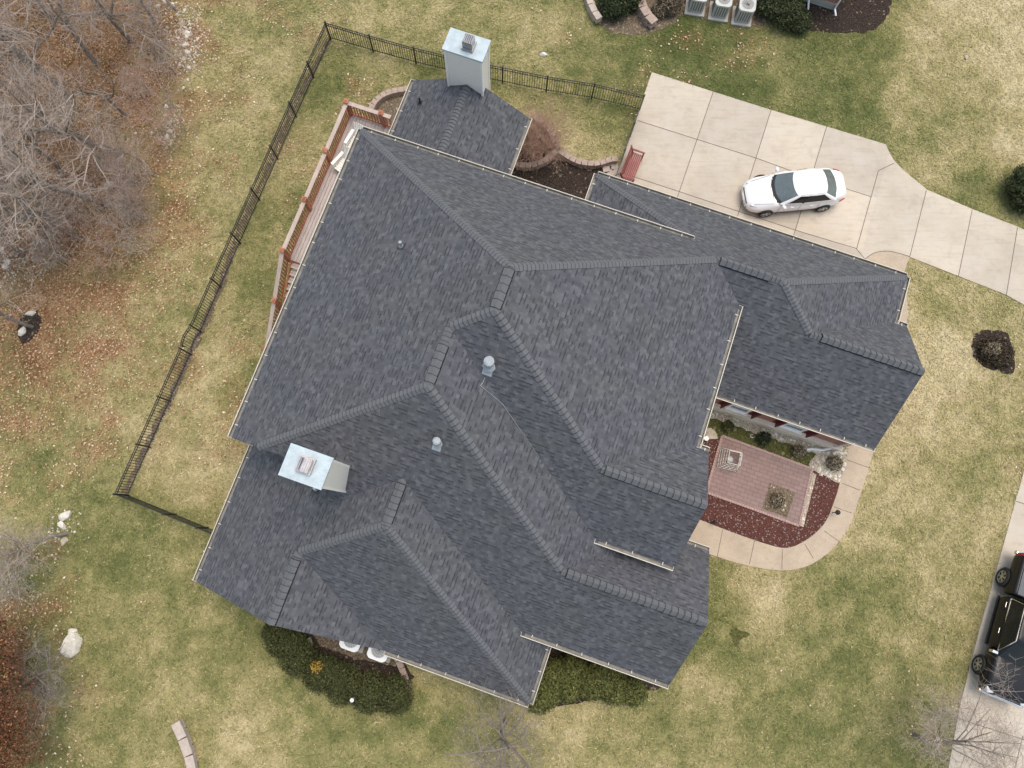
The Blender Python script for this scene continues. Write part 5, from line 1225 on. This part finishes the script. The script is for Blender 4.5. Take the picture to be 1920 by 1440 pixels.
# ------------------------------------------------------------------ neighbouring house corner
qc = P(1560, 18); nu, nv = UV(qc)
nh = thing('neighbour_house', qc, 'corner of the neighbouring brick house at the top edge beside dark mulch', 'house')
def nbox(m, u0, u1, v0, v1, z0, z1):
    c = [(u0, v0), (u1, v0), (u1, v1), (u0, v1)]
    for i in range(4):
        a, b = c[i], c[(i + 1) % 4]; L = math.hypot(b[0] - a[0], b[1] - a[1]); m.poly([H(*a, z0), H(*a, z1), H(*b, z1), H(*b, z0)], 0, [(0, z0), (0, z1), (L, z1), (L, z0)])
m = MB(); nbox(m, nu - 11, nu, nv - 9, nv, .42, 3.0); m.build('wall', M['brick'], nh, True)
m = MB(); nbox(m, nu - 11.03, nu + .03, nv - 9.03, nv + .03, -.2, .42); m.poly([H(nu - 11.03, nv + .03, .42), H(nu + .03, nv + .03, .42), H(nu + .03, nv - .05, .42), H(nu - 11.03, nv - .05, .42)][::-1]); m.build('foundation', M['pad'], nh, True)
m = MB(); e = .4; A_, B_, C_, D_ = H(nu - 11 - e, nv + e, 3.0), H(nu + e, nv + e, 3.0), H(nu + e, nv - 9 - e, 3.0), H(nu - 11 - e, nv - 9 - e, 3.0); E_, F_ = H(nu - 6, nv - 4.5, 5.7), H(nu - 5, nv - 4.5, 5.7)
for f in ([A_, B_, F_, E_], [B_, C_, F_], [C_, D_, E_, F_], [D_, A_, E_]):
    if (f[1] - f[0]).cross(f[2] - f[0]).z < 0: f = f[::-1]
    d_ = (f[1] - f[0]).normalized(); n_ = (f[1] - f[0]).cross(f[2] - f[0]).normalized(); s_ = n_.cross(d_); m.poly(f, 0, [((p - f[0]).dot(d_) + 50, (p - f[0]).dot(s_) + 50) for p in f])
m.poly([A_, D_, C_, B_], 1); m.build('roof', [M['shingle'], M['cream']], nh, True)
m = MB(); m.tube([H(nu + .07, nv + .07, 2.9), H(nu + .07, nv + .07, .2), H(nu + .25, nv + .35, .08)], .05, 6); m.tube([H(nu - 1.3, nv + .06, 2.9), H(nu - 1.3, nv + .08, .3), H(nu - 1.15, nv + .5, .1)], .05, 6); m.build('downspout', M['white_plastic'], nh, True)
m = MB(); nbox(m, nu - 1.15, nu - .75, nv - .02, nv + .08, .5, 1.2); m.build('meter_box', M['acgrey'], nh, True)

# ------------------------------------------------------------------ small things in the garden
q = P(1366, 862); t = thing('plant_trellis', (q.x, q.y, .045), 'white wire trellis cage standing on the pink patio', 'trellis', None, -ANG + .1)
m = MB(); b_, t_, h_ = .44, .27, .85
L_ = lambda k, f: ((1 - f) * b_ + f * t_)
cs = [(-1, -1), (1, -1), (1, 1), (-1, 1)]
for i in range(4):
    x0, y0 = cs[i]; x1, y1 = cs[(i + 1) % 4]
    for f in (0.02, .25, .5, .75, 1): k = L_(0, f); m.beam((x0 * k, y0 * k, h_ * f), (x1 * k, y1 * k, h_ * f), .024, .024)
    for s in (0, .25, .5, .75): 
        m.beam(((x0 + (x1 - x0) * s) * b_, (y0 + (y1 - y0) * s) * b_, 0), ((x0 + (x1 - x0) * s) * t_, (y0 + (y1 - y0) * s) * t_, h_), .024, .024, up=(1, .3, 0))
m.build('wire_frame', M['wire'], t)
m = MB(); m.cyl((0, 0, .0), (0, 0, .16), .12, .15, 16); m.cyl((0, 0, .16), (0, 0, .22), .15, .09, 16); m.build('pot', M['acgrey'], t)
q = P(1322, 823); m = MB(); m.cyl((q.x, q.y, 0), (q.x, q.y, .22), .085, .10, 18); m.cyl((q.x, q.y, .22), (q.x, q.y, .235), .105, .105, 18); tag(m.build('bucket', M['white_plastic']), 'small white bucket in the corner of the front court by the house', 'bucket')
q = P(1409, 818); m = MB(); m.tube([(q.x + .08 * math.cos(a), q.y + .08 * math.sin(a), .06 + a * .01) for a in np.arange(.6, 5.6, .35)], .016, 6); m.cyl((q.x, q.y, 0), (q.x, q.y, .05), .02); tag(m.build('hose_hook', M['wire']), 'small white curled hook standing in the ground cover', 'hook')
def path_light(px, py, label, mt, h_=.45, r_=.10):
    q = P(px, py); t = thing('path_light', (q.x, q.y, 0), label, 'garden light')
    m = MB(); m.cyl((0, 0, -.05), (0, 0, h_), .022, n=10); m.build('stake', M[mt], t)
    m = MB(); m.cyl((0, 0, h_), (0, 0, h_ + .05), r_, r_ * .9, 20); m.cyl((0, 0, h_ + .05), (0, 0, h_ + .10), r_ * .9, .02, 20); m.build('lamp_shade', M[mt], t, smooth=False)
    m = MB(); m.cyl((0, 0, h_ - .09), (0, 0, h_), .05, .06, 14); m.build('lens', M['wire'], t); return t
path_light(1561, 961, 'black path light on the inside of the curving front walk', 'fence', .5, .11); path_light(1335, 979, 'black path light at the lower tip of the red mulch by the house', 'fence', .4, .09)
path_light(672, 1298, 'white garden light poking out of the dark hedge', 'white_plastic', 1.35, .085)
q = P(578, 1197); m = MB(); m.tube([(q.x, q.y, .03), (q.x + .12, q.y - .22, .05), (q.x + .05, q.y - .40, .07)], [.12, .10, .05], 8); tag(m.build('bark_log', M['rock_tan']), 'short pale log end under the gable beside the dark hedge', 'log')

# pale chips of limestone along the wood edge, past counting
r = np.random.default_rng(77); cl = [(345, 40, .5, 260), (350, 80, .5, 300), (350, 115, .5, 260), (325, 95, .7, 120), (318, 225, .35, 120), (317, 255, .3, 120), (280, 262, .9, 160), (205, 350, .5, 90), (160, 372, .5, 90), (120, 405, .8, 90), (80, 455, .6, 110), (30, 480, .8, 220), (10, 498, .6, 160), (300, 8, .6, 120), (122, 985, .35, 60)]
pts = []
for x_, y_, s_, n_ in cl: q = P(x_, y_); pts.append(np.stack([r.normal(q.x, s_, n_), r.normal(q.y, s_, n_)], -1))
xy = np.concatenate(pts); n = len(xy); a = r.uniform(0, 6.28, n); s_ = r.uniform(.02, .085, n) * r.uniform(.5, 1, n); h = s_ * r.uniform(.4, .9, n)
tri = []
for k in range(5):
    t0, t1 = a + k * 1.2566, a + (k + 1) * 1.2566; j0, j1 = .8 + .35 * np.sin(a * 3 + k), .8 + .35 * np.sin(a * 3 + (k + 1) % 5)
    p0 = np.stack([xy[:, 0] + s_ * j0 * np.cos(t0), xy[:, 1] + s_ * j0 * np.sin(t0), np.zeros(n)], -1); p1 = np.stack([xy[:, 0] + s_ * j1 * np.cos(t1), xy[:, 1] + s_ * j1 * np.sin(t1), np.zeros(n)], -1)
    tri.append(np.stack([p0, p1, np.stack([xy[:, 0], xy[:, 1], h + .01], -1)], 1))
tag(scatter('limestone_chips', np.concatenate(tri), None, M['rock']), 'small pale limestone chips strewn along the edge of the wood', 'stones', kind='stuff')
